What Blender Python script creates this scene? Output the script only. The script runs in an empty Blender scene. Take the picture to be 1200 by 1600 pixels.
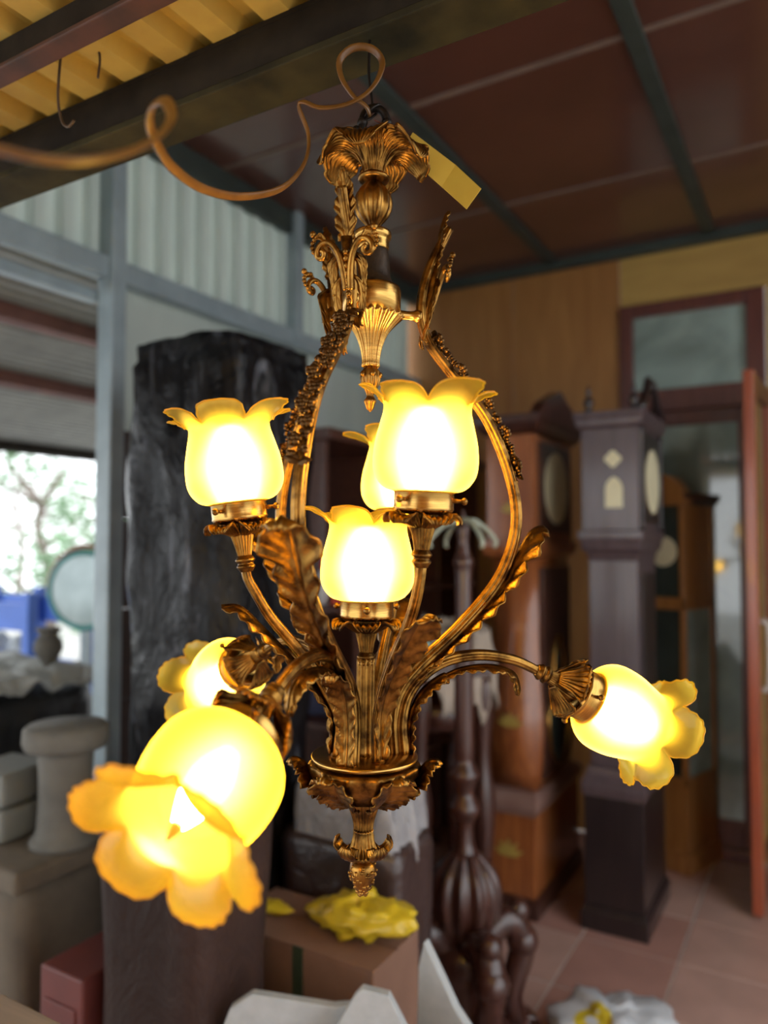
import bpy, bmesh, math, random
from mathutils import Vector, Matrix, noise
PI = math.pi
random.seed(7)
SC = bpy.context.scene
COL = SC.collection

# ------------------------------------------------------------------ camera, sky, exposure
F = 1180.0                                   # focal length in pixels of the 1200x1600 frame
PITCH = math.atan(46 / F)
CAMZ = 1.62
cam_d = bpy.data.cameras.new('camera')
cam = bpy.data.objects.new('camera', cam_d); COL.objects.link(cam)
cam.location = (0, 0, CAMZ)
cam.rotation_euler = (PI / 2 + PITCH, 0, 0)
cam_d.sensor_fit = 'VERTICAL'; cam_d.sensor_height = 36.0; cam_d.lens = 36.0 * F / 1600
cam_d.clip_start = 0.02
cam_d.dof.use_dof = True; cam_d.dof.focus_distance = 0.98; cam_d.dof.aperture_fstop = 2.0
SC.camera = cam

world = bpy.data.worlds.new('sky'); SC.world = world; world.use_nodes = True
_bg = world.node_tree.nodes['Background']
_bg.inputs[0].default_value = (0.93, 0.97, 1.0, 1); _bg.inputs[1].default_value = 3.0
SC.view_settings.view_transform = 'Standard'; SC.view_settings.look = 'None'
SC.view_settings.gamma = 1.0; SC.view_settings.use_curve_mapping = False
SC.view_settings.exposure = 0.0
SC.cycles.max_bounces = 7; SC.cycles.diffuse_bounces = 4; SC.cycles.glossy_bounces = 4
SC.cycles.transmission_bounces = 6; SC.cycles.transparent_max_bounces = 10
SC.cycles.sample_clamp_indirect = 4.0
BULB = 84.0                                  # radiance of the lit candle bulbs

# ------------------------------------------------------------------ room frame: u to the right along the back wall, n away
PHI = math.atan2(-0.505, 0.863)
UU, NN = Vector((0.863, -0.505, 0)), Vector((0.505, 0.863, 0))
def RM(u, n, z=0.0): return UU * u + NN * n + Vector((0, 0, z))

# ------------------------------------------------------------------ materials
MATS = {}
def nodes(name):
    m = bpy.data.materials.new(name); m.use_nodes = True
    return m, m.node_tree, m.node_tree.nodes['Principled BSDF']
def ramp(nt, fac, stops):
    r = nt.nodes.new('ShaderNodeValToRGB')
    while len(r.color_ramp.elements) < len(stops): r.color_ramp.elements.new(0.5)
    for e, (p, c) in zip(r.color_ramp.elements, stops): e.position = p; e.color = (*c, 1)
    nt.links.new(fac, r.inputs[0]); return r.outputs[0]
def coords(nt, scale, src='Object'):
    tc = nt.nodes.new('ShaderNodeTexCoord'); mp = nt.nodes.new('ShaderNodeMapping')
    mp.inputs['Scale'].default_value = scale
    nt.links.new(tc.outputs[src], mp.inputs[0]); return mp.outputs[0]
def noise_n(nt, vec, sc, det=4, rough=0.55, dist=0.0):
    n = nt.nodes.new('ShaderNodeTexNoise'); n.inputs['Scale'].default_value = sc
    n.inputs['Detail'].default_value = det; n.inputs['Roughness'].default_value = rough
    n.inputs['Distortion'].default_value = dist
    nt.links.new(vec, n.inputs['Vector']); return n.outputs['Fac']
def bump(nt, b, h, strength, dist=0.01):
    n = nt.nodes.new('ShaderNodeBump'); n.inputs['Strength'].default_value = strength
    n.inputs['Distance'].default_value = dist
    nt.links.new(h, n.inputs['Height']); nt.links.new(n.outputs[0], b.inputs['Normal'])
def mat(name, c1, c2=None, rough=0.5, metal=0.0, scale=(1, 1, 1), nsc=8, bmp=0.0, bd=0.01, det=4, lo=0.3, hi=0.7, coat=0.0, spec=0.5, dist=0.0):
    m, nt, b = nodes(name)
    b.inputs['Roughness'].default_value = rough; b.inputs['Metallic'].default_value = metal
    b.inputs['Coat Weight'].default_value = coat; b.inputs['Coat Roughness'].default_value = 0.12
    b.inputs['Specular IOR Level'].default_value = spec
    c2 = c2 or tuple(x * 0.8 for x in c1)
    v = coords(nt, scale); f = noise_n(nt, v, nsc, det, dist=dist)
    nt.links.new(ramp(nt, f, [(lo, c2), (hi, c1)]), b.inputs['Base Color'])
    if bmp: bump(nt, b, f, bmp, bd)
    MATS[name] = m; return m
def wood(name, c1, c2, rough=0.4, axis='z', coat=0.2, nsc=14):
    s = {'z': (3, 3, 0.25), 'x': (0.25, 3, 3), 'y': (3, 0.25, 3)}[axis]
    return mat(name, c1, c2, rough, scale=s, nsc=nsc, det=6, bmp=0.08, coat=coat, dist=0.6, lo=0.32, hi=0.68)

brass = mat('antique_brass', (0.38, 0.19, 0.040), (0.070, 0.031, 0.009), 0.33, 1.0, nsc=48, bmp=0.16, bd=0.002, det=7, lo=0.36, hi=0.62)
brass_sat = mat('satin_brass', (0.60, 0.355, 0.095), (0.40, 0.215, 0.055), 0.27, 1.0, scale=(1, 1, 14), nsc=40)
bronze = mat('dark_bronze', (0.17, 0.085, 0.028), (0.05, 0.025, 0.010), 0.42, 1.0, nsc=60, bmp=0.3, bd=0.002)
patina = mat('dark_patina', (0.055, 0.032, 0.016), (0.02, 0.012, 0.008), 0.5, 0.6, nsc=60, bmp=0.5, bd=0.003)
dark_iron = mat('dark_iron', (0.03, 0.022, 0.018), (0.012, 0.01, 0.009), 0.45, 0.7, nsc=80, bmp=0.2, bd=0.002)
def glass_mat(name, trc, rfw):
    m, nt, b = nodes(name)
    out = nt.nodes['Material Output']; N = nt.nodes.new; L = nt.links.new
    tr = N('ShaderNodeBsdfTranslucent'); tr.inputs[0].default_value = (*trc, 1)
    rf_ = N('ShaderNodeBsdfRefraction'); rf_.inputs['Color'].default_value = (1.0, 0.88, 0.34, 1)
    rf_.inputs['Roughness'].default_value = 0.70; rf_.inputs['IOR'].default_value = 1.4
    df = N('ShaderNodeBsdfDiffuse'); df.inputs[0].default_value = (0.9, 0.62, 0.10, 1)
    tp = N('ShaderNodeBsdfTransparent'); tp.inputs[0].default_value = (1.0, 0.80, 0.22, 1)
    gl = N('ShaderNodeBsdfGlossy'); gl.inputs['Roughness'].default_value = 0.3
    prev = tr.outputs[0]
    for sh_, f in ((df, 0.20), (rf_, rfw), (tp, 0.07), (gl, 0.04)):
        mx = N('ShaderNodeMixShader'); mx.inputs[0].default_value = f
        L(prev, mx.inputs[1]); L(sh_.outputs[0], mx.inputs[2]); prev = mx.outputs[0]
    L(prev, out.inputs[0])
    return m
glass_y = glass_mat('frosted_yellow_glass', (1.0, 0.76, 0.06), 0.44)
glass_a = glass_mat('frosted_amber_glass', (0.82, 0.58, 0.018), 0.08)
def emit(name, c, s):
    m, nt, b = nodes(name)
    b.inputs['Base Color'].default_value = (*c, 1); b.inputs['Emission Color'].default_value = (*c, 1)
    b.inputs['Emission Strength'].default_value = s; return m
bulb_m = emit('lit_bulb', (1.0, 0.72, 0.36), BULB)
amber = mat('amber_glass', (0.9, 0.45, 0.05), (0.7, 0.3, 0.02), 0.2)

# ------------------------------------------------------------------ mesh helpers
class MB:
    def __init__(s): s.v = []; s.f = []; s.mi = []
    def add(s, vs, fs, M=None, mi=0):
        o = len(s.v)
        s.v += [tuple(M @ Vector(p)) if M else tuple(p) for p in vs]
        s.f += [tuple(i + o for i in f) for f in fs]; s.mi += [mi] * len(fs); return s
    def box(s, c, h, M=None, mi=0):
        x, y, z = c; a, b, d = h
        vs = [(x + i * a, y + j * b, z + k * d) for k in (-1, 1) for j in (-1, 1) for i in (-1, 1)]
        return s.add(vs, [(0, 2, 3, 1), (4, 5, 7, 6), (0, 1, 5, 4), (2, 6, 7, 3), (0, 4, 6, 2), (1, 3, 7, 5)], M, mi)
    def bx(s, x0, x1, y0, y1, z0, z1, M=None, mi=0):
        return s.box(((x0 + x1) / 2, (y0 + y1) / 2, (z0 + z1) / 2), ((x1 - x0) / 2, (y1 - y0) / 2, (z1 - z0) / 2), M, mi)
    def loft(s, secs, M=None, mi=0):                 # rectangular sections (z, half x, half y)
        vs = []; fs = []
        for z, a, b in secs: vs += [(-a, -b, z), (a, -b, z), (a, b, z), (-a, b, z)]
        for i in range(len(secs) - 1):
            for j in range(4):
                a = i * 4 + j; b = i * 4 + (j + 1) % 4
                fs.append((a, b, b + 4, a + 4))
        fs.append((3, 2, 1, 0)); e = 4 * (len(secs) - 1); fs.append((e, e + 1, e + 2, e + 3))
        return s.add(vs, fs, M, mi)
    def lathe(s, prof, seg=32, k=0, amp=0.0, M=None, mi=0, mod=None, dens=0):
        if dens: prof = spline2(prof, dens)
        vs = []; fs = []; n = len(prof)
        for i, (r, z) in enumerate(prof):
            for j in range(seg):
                a = 2 * PI * j / seg
                q = mod(a, i / (n - 1)) if mod else 1 - amp * (0.5 - 0.5 * math.cos(k * a)) if k else 1
                vs.append((r * q * math.cos(a), r * q * math.sin(a), z))
        for i in range(n - 1):
            for j in range(seg):
                a = i * seg + j; b = i * seg + (j + 1) % seg
                fs.append((a, b, b + seg, a + seg))
        if prof[0][0] > 1e-5: fs.append(tuple(range(seg - 1, -1, -1)))
        if prof[-1][0] > 1e-5: fs.append(tuple((n - 1) * seg + j for j in range(seg)))
        return s.add(vs, fs, M, mi)
    def sweep(s, pts, rad, sec=10, k=0, amp=0.0, B=None, flat=1.0, M=None, mi=0, cap=True):
        pts = [Vector(p) for p in pts]; n = len(pts); vs = []; fs = []; ref = None
        for i, p in enumerate(pts):
            T = (pts[min(i + 1, n - 1)] - pts[max(i - 1, 0)]).normalized()
            if B is not None: b = Vector(B)
            elif ref is None:
                b = T.cross(Vector((0, 0, 1)))
                if b.length < 0.1: b = T.cross(Vector((0, 1, 0)))
            else: b = ref - T * ref.dot(T)
            b = b.normalized(); ref = b; N = T.cross(b)
            r = rad(i / (n - 1)) if callable(rad) else rad
            for j in range(sec):
                a = 2 * PI * j / sec; q = r * (1 - amp * (0.5 - 0.5 * math.cos(k * a)) if k else 1)
                vs.append(p + b * (q * math.cos(a) * flat) + N * (q * math.sin(a)))
        for i in range(n - 1):
            for j in range(sec):
                a = i * sec + j; c = i * sec + (j + 1) % sec
                fs.append((a, c, c + sec, a + sec))
        if cap: fs.append(tuple(range(sec - 1, -1, -1))); fs.append(tuple((n - 1) * sec + j for j in range(sec)))
        return s.add(vs, fs, M, mi)
    def ball(s, c, r, M=None, mi=0, sg=10, rg=6, sc=(1, 1, 1)):
        vs = []; fs = []
        for i in range(rg + 1):
            t = PI * i / rg; rr = max(math.sin(t), 1e-4)
            for j in range(sg):
                a = 2 * PI * j / sg
                vs.append((c[0] + r * sc[0] * rr * math.cos(a), c[1] + r * sc[1] * rr * math.sin(a), c[2] - r * sc[2] * math.cos(t)))
        for i in range(rg):
            for j in range(sg):
                a = i * sg + j; b = i * sg + (j + 1) % sg
                fs.append((a, b, b + sg, a + sg))
        return s.add(vs, fs, M, mi)
    def leaf(s, path, hw, B=(0, 1, 0), lobes=6, jag=0.3, cup=0.35, ridge=0.0012, nl=34, m=7, M=None, mi=0, out=1, fan=0):
        pts = spline3(path, nl); vs = []; fs = []; Bv = Vector(B).normalized()
        for i, p in enumerate(pts):
            t = i / nl; T = (pts[min(i + 1, nl)] - pts[max(i - 1, 0)]).normalized()
            N = T.cross(Bv) * out; w = interp(hw, t)
            for j in range(-m, m + 1):
                q = j / m; aq = abs(q)
                fr = (lobes * t - 0.55 * aq) % 1.0
                e = max(0.0, math.sin(PI * (fr ** 0.72))) ** 0.7
                we = w * (1 - jag * aq + jag * aq * e)
                if fan: h = ridge * math.cos(fan * q * PI) * min(1, t * 3)
                else: h = ridge * math.cos(2 * PI * (lobes * t - 0.55 * aq) * 2) * aq + ridge * 1.6 * math.exp(-(q / 0.13) ** 2)
                h -= cup * w * q * q - .10 * w * aq ** 4 * (1 - e)
                vs.append(p + Bv * (q * we) + N * h)
        W = 2 * m + 1
        for i in range(nl):
            for j in range(W - 1):
                a = i * W + j; fs.append((a, a + 1, a + W + 1, a + W))
        return s.add(vs, fs, M, mi)
    def build(s, name, mats, parent=None, smooth=True, solid=0.0, bevel=0.0, loc=None, rot=None, sub=0):
        me = bpy.data.meshes.new(name); me.from_pydata([tuple(v) for v in s.v], [], s.f)
        for m in (mats if isinstance(mats, (list, tuple)) else [mats]): me.materials.append(m)
        if smooth: me.polygons.foreach_set('use_smooth', [True] * len(s.f))
        me.polygons.foreach_set('material_index', s.mi)
        me.update()
        o = bpy.data.objects.new(name, me); COL.objects.link(o)
        if parent: o.parent = parent
        if loc is not None: o.location = loc
        if rot is not None: o.rotation_euler = rot
        if bevel:
            b = o.modifiers.new('bevel', 'BEVEL'); b.width = bevel; b.segments = 2; b.limit_method = 'ANGLE'
        if solid:
            q = o.modifiers.new('solid', 'SOLIDIFY'); q.thickness = solid; q.offset = 0
        if sub:
            q = o.modifiers.new('subsurf', 'SUBSURF'); q.levels = sub; q.render_levels = sub
        return o
def interp(tab, t):
    if callable(tab): return tab(t)
    for (a, x), (b, y) in zip(tab, tab[1:]):
        if t <= b: return x + (y - x) * (t - a) / max(b - a, 1e-9)
    return tab[-1][1]
def cr(p0, p1, p2, p3, t):
    return 0.5 * ((2 * p1) + (-p0 + p2) * t + (2 * p0 - 5 * p1 + 4 * p2 - p3) * t * t + (-p0 + 3 * p1 - 3 * p2 + p3) * t ** 3)
def spline3(P, n):                                    # n+1 points, even by control parameter
    P = [Vector(p) for p in P]; P = [P[0] * 2 - P[1]] + P + [P[-1] * 2 - P[-2]]; k = len(P) - 3; out = []
    raw = [cr(*P[min(int(q), k - 1):min(int(q), k - 1) + 4], q - min(int(q), k - 1)) for q in [i * k / (n * 4) for i in range(n * 4 + 1)]]
    L = [0.0]
    for a, b in zip(raw, raw[1:]): L.append(L[-1] + (b - a).length)
    j = 0
    for i in range(n + 1):
        d = L[-1] * i / n
        while j < len(L) - 2 and L[j + 1] < d: j += 1
        f = (d - L[j]) / max(L[j + 1] - L[j], 1e-9); out.append(raw[j].lerp(raw[j + 1], min(1, f)))
    return out
def spline2(P, n): return [(max(p.x, 0), p.y) for p in spline3([(a, b, 0) for a, b in P], n)]
def rz(P): return [(r, 0, z) for r, z in P]
def tag(o, label=None, cat=None, group=None, kind=None):
    for k, v in (('label', label), ('category', cat), ('group', group), ('kind', kind)):
        if v: o[k] = v
    return o
def thing(name, label, cat, loc, rot=0.0, group=None):
    o = bpy.data.objects.new(name, None); COL.objects.link(o); o.empty_display_size = 0.05
    o.location = loc; o.rotation_euler = (0, 0, rot) if not isinstance(rot, tuple) else rot
    return tag(o, label, cat, group)
def rthing(name, label, cat, u, n, z=0.0, group=None, rot=0.0): return thing(name, label, cat, RM(u, n, z), PHI + rot, group)
def struct(name, loc=(0, 0, 0), rot=PHI):
    o = bpy.data.objects.new(name, None); COL.objects.link(o); o.location = loc; o.rotation_euler = (0, 0, rot)
    o['kind'] = 'structure'; return o
def empty(name, parent, loc=(0, 0, 0), rot=(0, 0, 0)):
    o = bpy.data.objects.new(name, None); COL.objects.link(o); o.parent = parent; o.location = loc; o.rotation_euler = rot
    o.empty_display_size = 0.02; return o
def again(o, parent, loc, rot=(0, 0, 0), scale=None):
    c = o.copy(); COL.objects.link(c); c.parent = parent; c.location = loc; c.rotation_euler = rot
    if scale: c.scale = scale
    return c
def rotm(a, axis='Z'): return Matrix.Rotation(a, 4, axis)
def trm(*p): return Matrix.Translation(p)

# ================================================================== STRUCTURE
H = 3.25; NW = 4.27; UL = -2.29; UR = 1.3
tile_m = [mat('terracotta_tile_%d' % i, c, tuple(x * 0.82 for x in c), 0.26, nsc=5, bmp=0.03) for i, c in enumerate([(0.50, 0.29, 0.235), (0.54, 0.34, 0.285), (0.46, 0.25, 0.205)])]
grout = mat('pale_grout', (0.60, 0.52, 0.47), (0.5, 0.43, 0.39), 0.8, nsc=20)
ground_m = mat('pale_yard_concrete', (0.50, 0.49, 0.46), (0.38, 0.37, 0.35), 0.9, nsc=3, bmp=0.1)
ceil_m = mat('red_brown_gloss_panel', (0.135, 0.052, 0.036), (0.095, 0.036, 0.027), 0.33, nsc=2.5, coat=0.6)
batten_m = mat('dark_green_batten', (0.045, 0.06, 0.055), (0.03, 0.04, 0.037), 0.55)
seam_m = mat('pale_seam_strip', (0.24, 0.17, 0.14), (0.17, 0.12, 0.10), 0.5)
sheet_m = mat('pale_corrugated_steel', (0.60, 0.64, 0.60), (0.46, 0.50, 0.48), 0.42, 0.0, scale=(1, 1, .3), nsc=7)
def lightpass(m, f, col):                          # fibreglass sheet that lets some daylight through
    nt = m.node_tree; b = nt.nodes['Principled BSDF']; t = nt.nodes.new('ShaderNodeBsdfTranslucent'); t.inputs[0].default_value = (*col, 1)
    x = nt.nodes.new('ShaderNodeMixShader'); x.inputs[0].default_value = f
    nt.links.new(b.outputs[0], x.inputs[1]); nt.links.new(t.outputs[0], x.inputs[2]); nt.links.new(x.outputs[0], nt.nodes['Material Output'].inputs[0])
lightpass(sheet_m, 0.34, (.75, .80, .76))
steel_m = mat('blue_grey_steel', (0.33, 0.41, 0.45), (0.25, 0.315, 0.35), 0.42, 0.0, nsc=9, spec=0.6)
ply_o = mat('orange_plywood', (0.40, 0.19, 0.055), (0.29, 0.12, 0.032), 0.55, scale=(3, 1, 0.4), nsc=4, det=6, dist=1.0)
ply_y = mat('yellow_plywood', (0.52, 0.34, 0.10), (0.40, 0.25, 0.07), 0.55, scale=(0.5, 1, 3), nsc=4, det=6, dist=1.0)
roof_m = mat('yellowed_roof_sheet', (0.60, 0.41, 0.085), (0.40, 0.25, 0.05), 0.55, scale=(1, 1, 1), nsc=6, det=6)
beam_m = mat('rusty_dark_steel', (0.026, 0.020, 0.013), (0.011, 0.008, 0.006), 0.75, 0.0, nsc=14, det=8, bmp=0.15, spec=.15)
beam_o = mat('olive_beam_paint', (0.050, 0.042, 0.017), (0.016, 0.014, 0.008), 0.8, 0.0, nsc=11, det=8, bmp=0.15, spec=.15)
frame_m = wood('red_brown_door_frame', (0.15, 0.045, 0.035), (0.09, 0.026, 0.022), 0.4)
def pane_mat(name, c, rough=0.06):
    m, nt, b = nodes(name)
    b.inputs['Base Color'].default_value = (*c, 1); b.inputs['Roughness'].default_value = rough
    b.inputs['Specular IOR Level'].default_value = 1.0; b.inputs['Coat Weight'].default_value = 0.6
    v = coords(nt, (1, 1, 1)); f = noise_n(nt, v, 2.2, 4, dist=0.5)
    nt.links.new(ramp(nt, f, [(0.35, tuple(x * 0.55 for x in c)), (0.65, c)]), b.inputs['Base Color'])
    return m
pane_m = pane_mat('grey_green_pane', (0.36, 0.47, 0.44))
pane_d = pane_mat('dark_pane', (0.05, 0.065, 0.06))

# ground and tiled floor
g = MB(); g.add([(-14, -8, -0.03), (12, -8, -0.03), (12, 18, -0.03), (-14, 18, -0.03)], [(0, 1, 2, 3)])
gr = g.build('ground', ground_m, smooth=False); gr['kind'] = 'structure'
fl = struct('floor')
MB().bx(UL, UR, -1.2, NW, -0.03, -0.004).build('floor_bed', grout, fl, False)
TP = 0.378
tm = MB().bx(-TP / 2 + .005, TP / 2 - .005, -TP / 2 + .005, TP / 2 - .005, -0.01, 0.0)
proto = [tm.build('tile', m, fl, False) for m in tile_m]
first = [True] * 3
for i in range(9):
    for j in range(14):
        k = random.randrange(3); p = (-0.902 - 2 * TP + TP * (i - 0.5), NW - TP * (j + 0.5), random.uniform(-0.0015, 0.0005))
        if p[0] > UR - TP / 2: continue
        if first[k]: first[k] = False; proto[k].location = p
        else: again(proto[k], fl, p)

# ceiling of glossy panels
ce = struct('ceiling')
MB().bx(UL, UR, 0.95, NW, H + 0.02, H + 0.06).build('ceiling_deck', ceil_m, ce, False)
us = [UL - .06, -1.345, -0.50, 0.345, UR]; ns = [0.95, 1.47, 2.44, 3.405, NW]
for i in range(4):
    for j in range(4):
        MB().bx(us[i] + .004, us[i + 1] - .004, ns[j] + .006, ns[j + 1] - .006, H, H + 0.02 + random.uniform(0, .002)).build('panel', ceil_m, ce, False)
for x in us[1:4]: MB().bx(x - .03, x + .03, 0.95, NW, H - .022, H + .01).build('batten', batten_m, ce, False, bevel=.004)
for y in ns[1:4]: MB().bx(UL, UR, y - .012, y + .012, H - .006, H + .005).build('seam_strip', seam_m, ce, False)
tr = MB().bx(UL, UR, NW - .05, NW, H - .055, H).build('trim_1', batten_m, smooth=False, rot=(0, 0, PHI)); tr['kind'] = 'structure'

# back wall: plywood sheets round the doorway
wb = struct('wall_back')
def ply(x0, x1, z0, z1, m): MB().bx(x0 + .002, x1 - .002, NW, NW + .03, z0 + .002, z1 - .002).build('plywood_sheet', m, wb, False)
ply(UL - .12, -1.60, 0, H + .05, ply_o); ply(-1.60, -0.97, 0, H, ply_o)
ply(-0.97, 0.25, 2.92, H, ply_y); ply(0.25, UR, 0, H, ply_o); ply(-0.245, 0.25, 0, 2.92, ply_y)
# door: frame, transom window, glazed leaf behind
d1 = struct('door_1')
fm = MB(); 
fm.bx(-0.97, -0.90, NW - .03, NW + .05, 0, 2.92).bx(-0.335, -0.245, NW - .03, NW + .05, 0, 2.92)
fm.bx(-0.90, -0.335, NW - .03, NW + .05, 2.85, 2.92).bx(-0.90, -0.335, NW - .03, NW + .05, 2.32, 2.44).bx(-0.90, -0.335, NW - .02, NW + .05, 0, .06)
fm.build('door_frame', frame_m, d1, False, bevel=.006)
MB().bx(-0.90, -0.335, NW + .012, NW + .02, 2.44, 2.85).build('transom_pane', pane_m, d1, False)
lf = MB(); lf.bx(-0.90, -0.85, NW, NW + .04, .06, 2.32).bx(-0.385, -0.335, NW, NW + .04, .06, 2.32).bx(-0.85, -0.385, NW, NW + .04, 2.24, 2.32).bx(-0.85, -0.385, NW, NW + .04, .06, .2)
lf.build('door_leaf', frame_m, d1, False, bevel=.004)
MB().bx(-0.85, -0.385, NW + .015, NW + .024, 0.2, 2.24).build('door_pane', pane_m, d1, False)

# left wall: corrugated sheets above the rail, flat sheets below it (only beyond the post)
def corr(n0, n1, pitch, depth, a0, a1, M=None, trap=0.22):
    pts = []; p = n0
    while p < n1 - 1e-4:
        q = min(pitch, n1 - p)
        for t, h in ((0, 0), (0.45, 0), (0.45 + trap / 2, 1), (1 - trap / 2, 1)):
            if t < q / pitch: pts.append((p + t * pitch, h * depth))
        p += pitch
    pts.append((n1, 0)); b = MB(); vs = []; fs = []
    for x, h in pts: vs += [(h, x, a0), (h, x, a1)]
    for i in range(len(pts) - 1): fs.append((2 * i, 2 * i + 2, 2 * i + 3, 2 * i + 1))
    return b.add(vs, fs, M)
darkboard = wood('dark_wall_board', (0.06, 0.035, 0.026), (0.035, 0.02, 0.016), .5, 'y', coat=0)
wl = struct('wall_left', RM(UL, 0))
for a in (-.3, 0.6, 1.5, 2.4, 3.3):
    corr(a, min(a + .9, NW), 0.1125, 0.036, 2.60, H).build('corrugated_sheet', sheet_m, wl, False, solid=.001, loc=(-.02 - .003 * (a > 1), 0, 0))
for a, b in ((1.95, 2.9), (2.9, NW + .02)):
    MB().bx(-.05, -.02, a, b, 2.05, 2.64).build('lower_sheet', sheet_m, wl, False)
    for k in range(6): MB().bx(-.05, -.02 + .002 * (k % 2), a, b, .002 + .341 * k, .340 + .341 * k).build('board', darkboard, wl, False, bevel=.003)
t2 = MB().bx(0, .06, -.3, NW, 2.58, 2.66).build('trim_2', steel_m, smooth=False, loc=RM(UL, 0), rot=(0, 0, PHI), bevel=.006); t2['kind'] = 'structure'
t3 = MB().bx(0, .05, 0.95, NW, H - .11, H).build('trim_3', batten_m, smooth=False, loc=RM(UL, 0), rot=(0, 0, PHI), bevel=.005); t3['kind'] = 'structure'
for i, (nn, w, zt) in enumerate(((1.865, .034, H), (2.965, .03, H))):
    q = MB().bx(-.005, .075, -w, w, 0 if i == 0 else 2.6, zt).build('post', steel_m, smooth=False, bevel=.008, loc=RM(UL + .005, nn), rot=(0, 0, PHI))
    tag(q, ['blue-grey square steel post left of the black plastic-wrapped cabinet', 'short blue-grey steel stud on the upper corrugated wall'][i], 'post')
# hidden right side and front fascia of the shed
wr = MB().bx(UR, UR + .04, 3.0, NW, 0, H).build('wall_right', ply_o, smooth=False, rot=(0, 0, PHI)); wr['kind'] = 'structure'
wf = MB().bx(UL, UR, .93, .955, 2.42, H + .06).build('wall_front', sheet_m, smooth=False, rot=(0, 0, PHI)); wf['kind'] = 'structure'

wq = MB().bx(-0.5, 3.2, -2.7, -2.6, 0, 2.9).build('wall_rear_added', ply_o, smooth=False, rot=(0, 0, PHI)); wq['kind'] = 'structure'  # unseen wall added behind the camera to cut sky light and darken reflections
# lean-to roof overhead: sheets (ribs run across the beam), purlin and beam
rf = struct('roof')
for a in (-2.7, -1.8, -0.9, 0.0, 0.9):
    Mx = Matrix(((0, 1, 0, 0), (0, 0, 1, 0), (1, 0, 0, 0), (0, 0, 0, 1)))
    corr(a, a + .9, 0.1, 0.026, -1.5, 0.99, Mx).build('roof_sheet', roof_m, rf, False, solid=.0012, loc=(0, 0, 2.388 + (.002 if a in (-1.8, 0.0) else 0)))
bm = rthing('eave_beam', 'long dark steel eave beam that the chandelier hangs from', 'beam', 0, 0.8885, 2.31)
MB().bx(-2.7, 1.7, -.0415, .0415, 0, .012).build('lower_flange', beam_o, bm, False, bevel=.002)
MB().bx(-2.7, 1.7, -.0405, -.032, .012, .076).build('web', beam_m, bm, False)
MB().bx(-2.7, 1.7, -.0415, .0415, .070, .078).build('upper_flange', beam_m, bm, False)
pu = rthing('roof_purlin', 'dark narrow steel purlin across the yellow roof, nearer than the beam', 'purlin', 0, 0.695, 2.345)
MB().bx(-2.7, 1.7, -.017, .017, 0, .008).build('lower_flange', mat('red_oxide_steel', (0.10, 0.035, 0.02), (0.04, 0.018, 0.013), .6, nsc=15), pu, False, bevel=.002)
MB().bx(-2.7, 1.7, -.016, .016, .008, .043).build('web', beam_m, pu, False)

# ================================================================== CHANDELIER
DX, DY, DZ = -0.0257, 1.01, CAMZ - 0.281              # centre of the round plate that carries the arms
CH = thing('chandelier', 'antique brass chandelier with seven lit yellow ruffled glass shades', 'chandelier', (DX, DY, DZ), (0, math.radians(0.86), 0))
Y3 = (0, 1, 0)
# ---- lamp head (frame: z along the shade, 0 = bottom of the collar)
def shade_mesh(ph, seed, lobes=6, seg=168, nb=.004):
    rnd = random.Random(seed); wob = [rnd.uniform(0.62, 1.18) for _ in range(lobes)]; wz = [rnd.uniform(-.004, .005) for _ in range(lobes)]
    body = spline2([(.0335, .020), (.036, .0222), (.048, .0262), (.0575, .0365), (.0622, .051), (.0615, .075), (.0565, .098), (.0525, .114), (.0520, .122)], 26)
    vs = []; fs = []; nf = 14; rn, zn = body[-1]; n = len(body) + nf; edge = []
    for i in range(n):
        for j in range(seg):
            a = 2 * PI * j / seg
            if i < len(body): r, z = body[i]
            else:
                v = (i - len(body) + 1) / nf
                x = (a * lobes / (2 * PI) + ph) % lobes; k = int(x); fr = x - k
                s = (0.5 - 0.5 * math.cos(2 * PI * fr)) ** 0.60
                amp = wob[k]
                r = rn + v ** 1.25 * (nb + (.038 - nb) * s * amp) + v * v * .0013 * math.cos(a * 44 + 2 * math.sin(a * 3))
                z = zn + .003 * v + s * (.034 + wz[k]) * v ** .70 - s * s * .017 * v ** 3.0
                a += v * .055 * math.sin(2 * PI * fr) * -1
            vs.append((r * math.cos(a), r * math.sin(a), z))
            if i == n - 1: edge.append(Vector(vs[-1]))
    for i in range(n - 1):
        for j in range(seg):
            p = i * seg + j; q = i * seg + (j + 1) % seg; fs.append((p, q, q + seg, p + seg))
    b = MB().add(vs, fs); b.sweep(edge + edge[:2], .0013, sec=6, cap=False)
    return b
def flame_bulb():
    b = MB(); pr = spline2([(.010, .030), (.016, .045), (.0205, .062), (.018, .085), (.011, .105), (.006, .116)], 16)
    b.lathe(pr, 20, mi=0); b.lathe(spline2([(.006, .116), (.0045, .124), (.002, .131), (.0002, .134)], 6), 20, k=5, amp=.25, mi=1)
    b.lathe([(.012, .0), (.012, .030), (.010, .031)], 16, mi=2)
    return b
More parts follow.
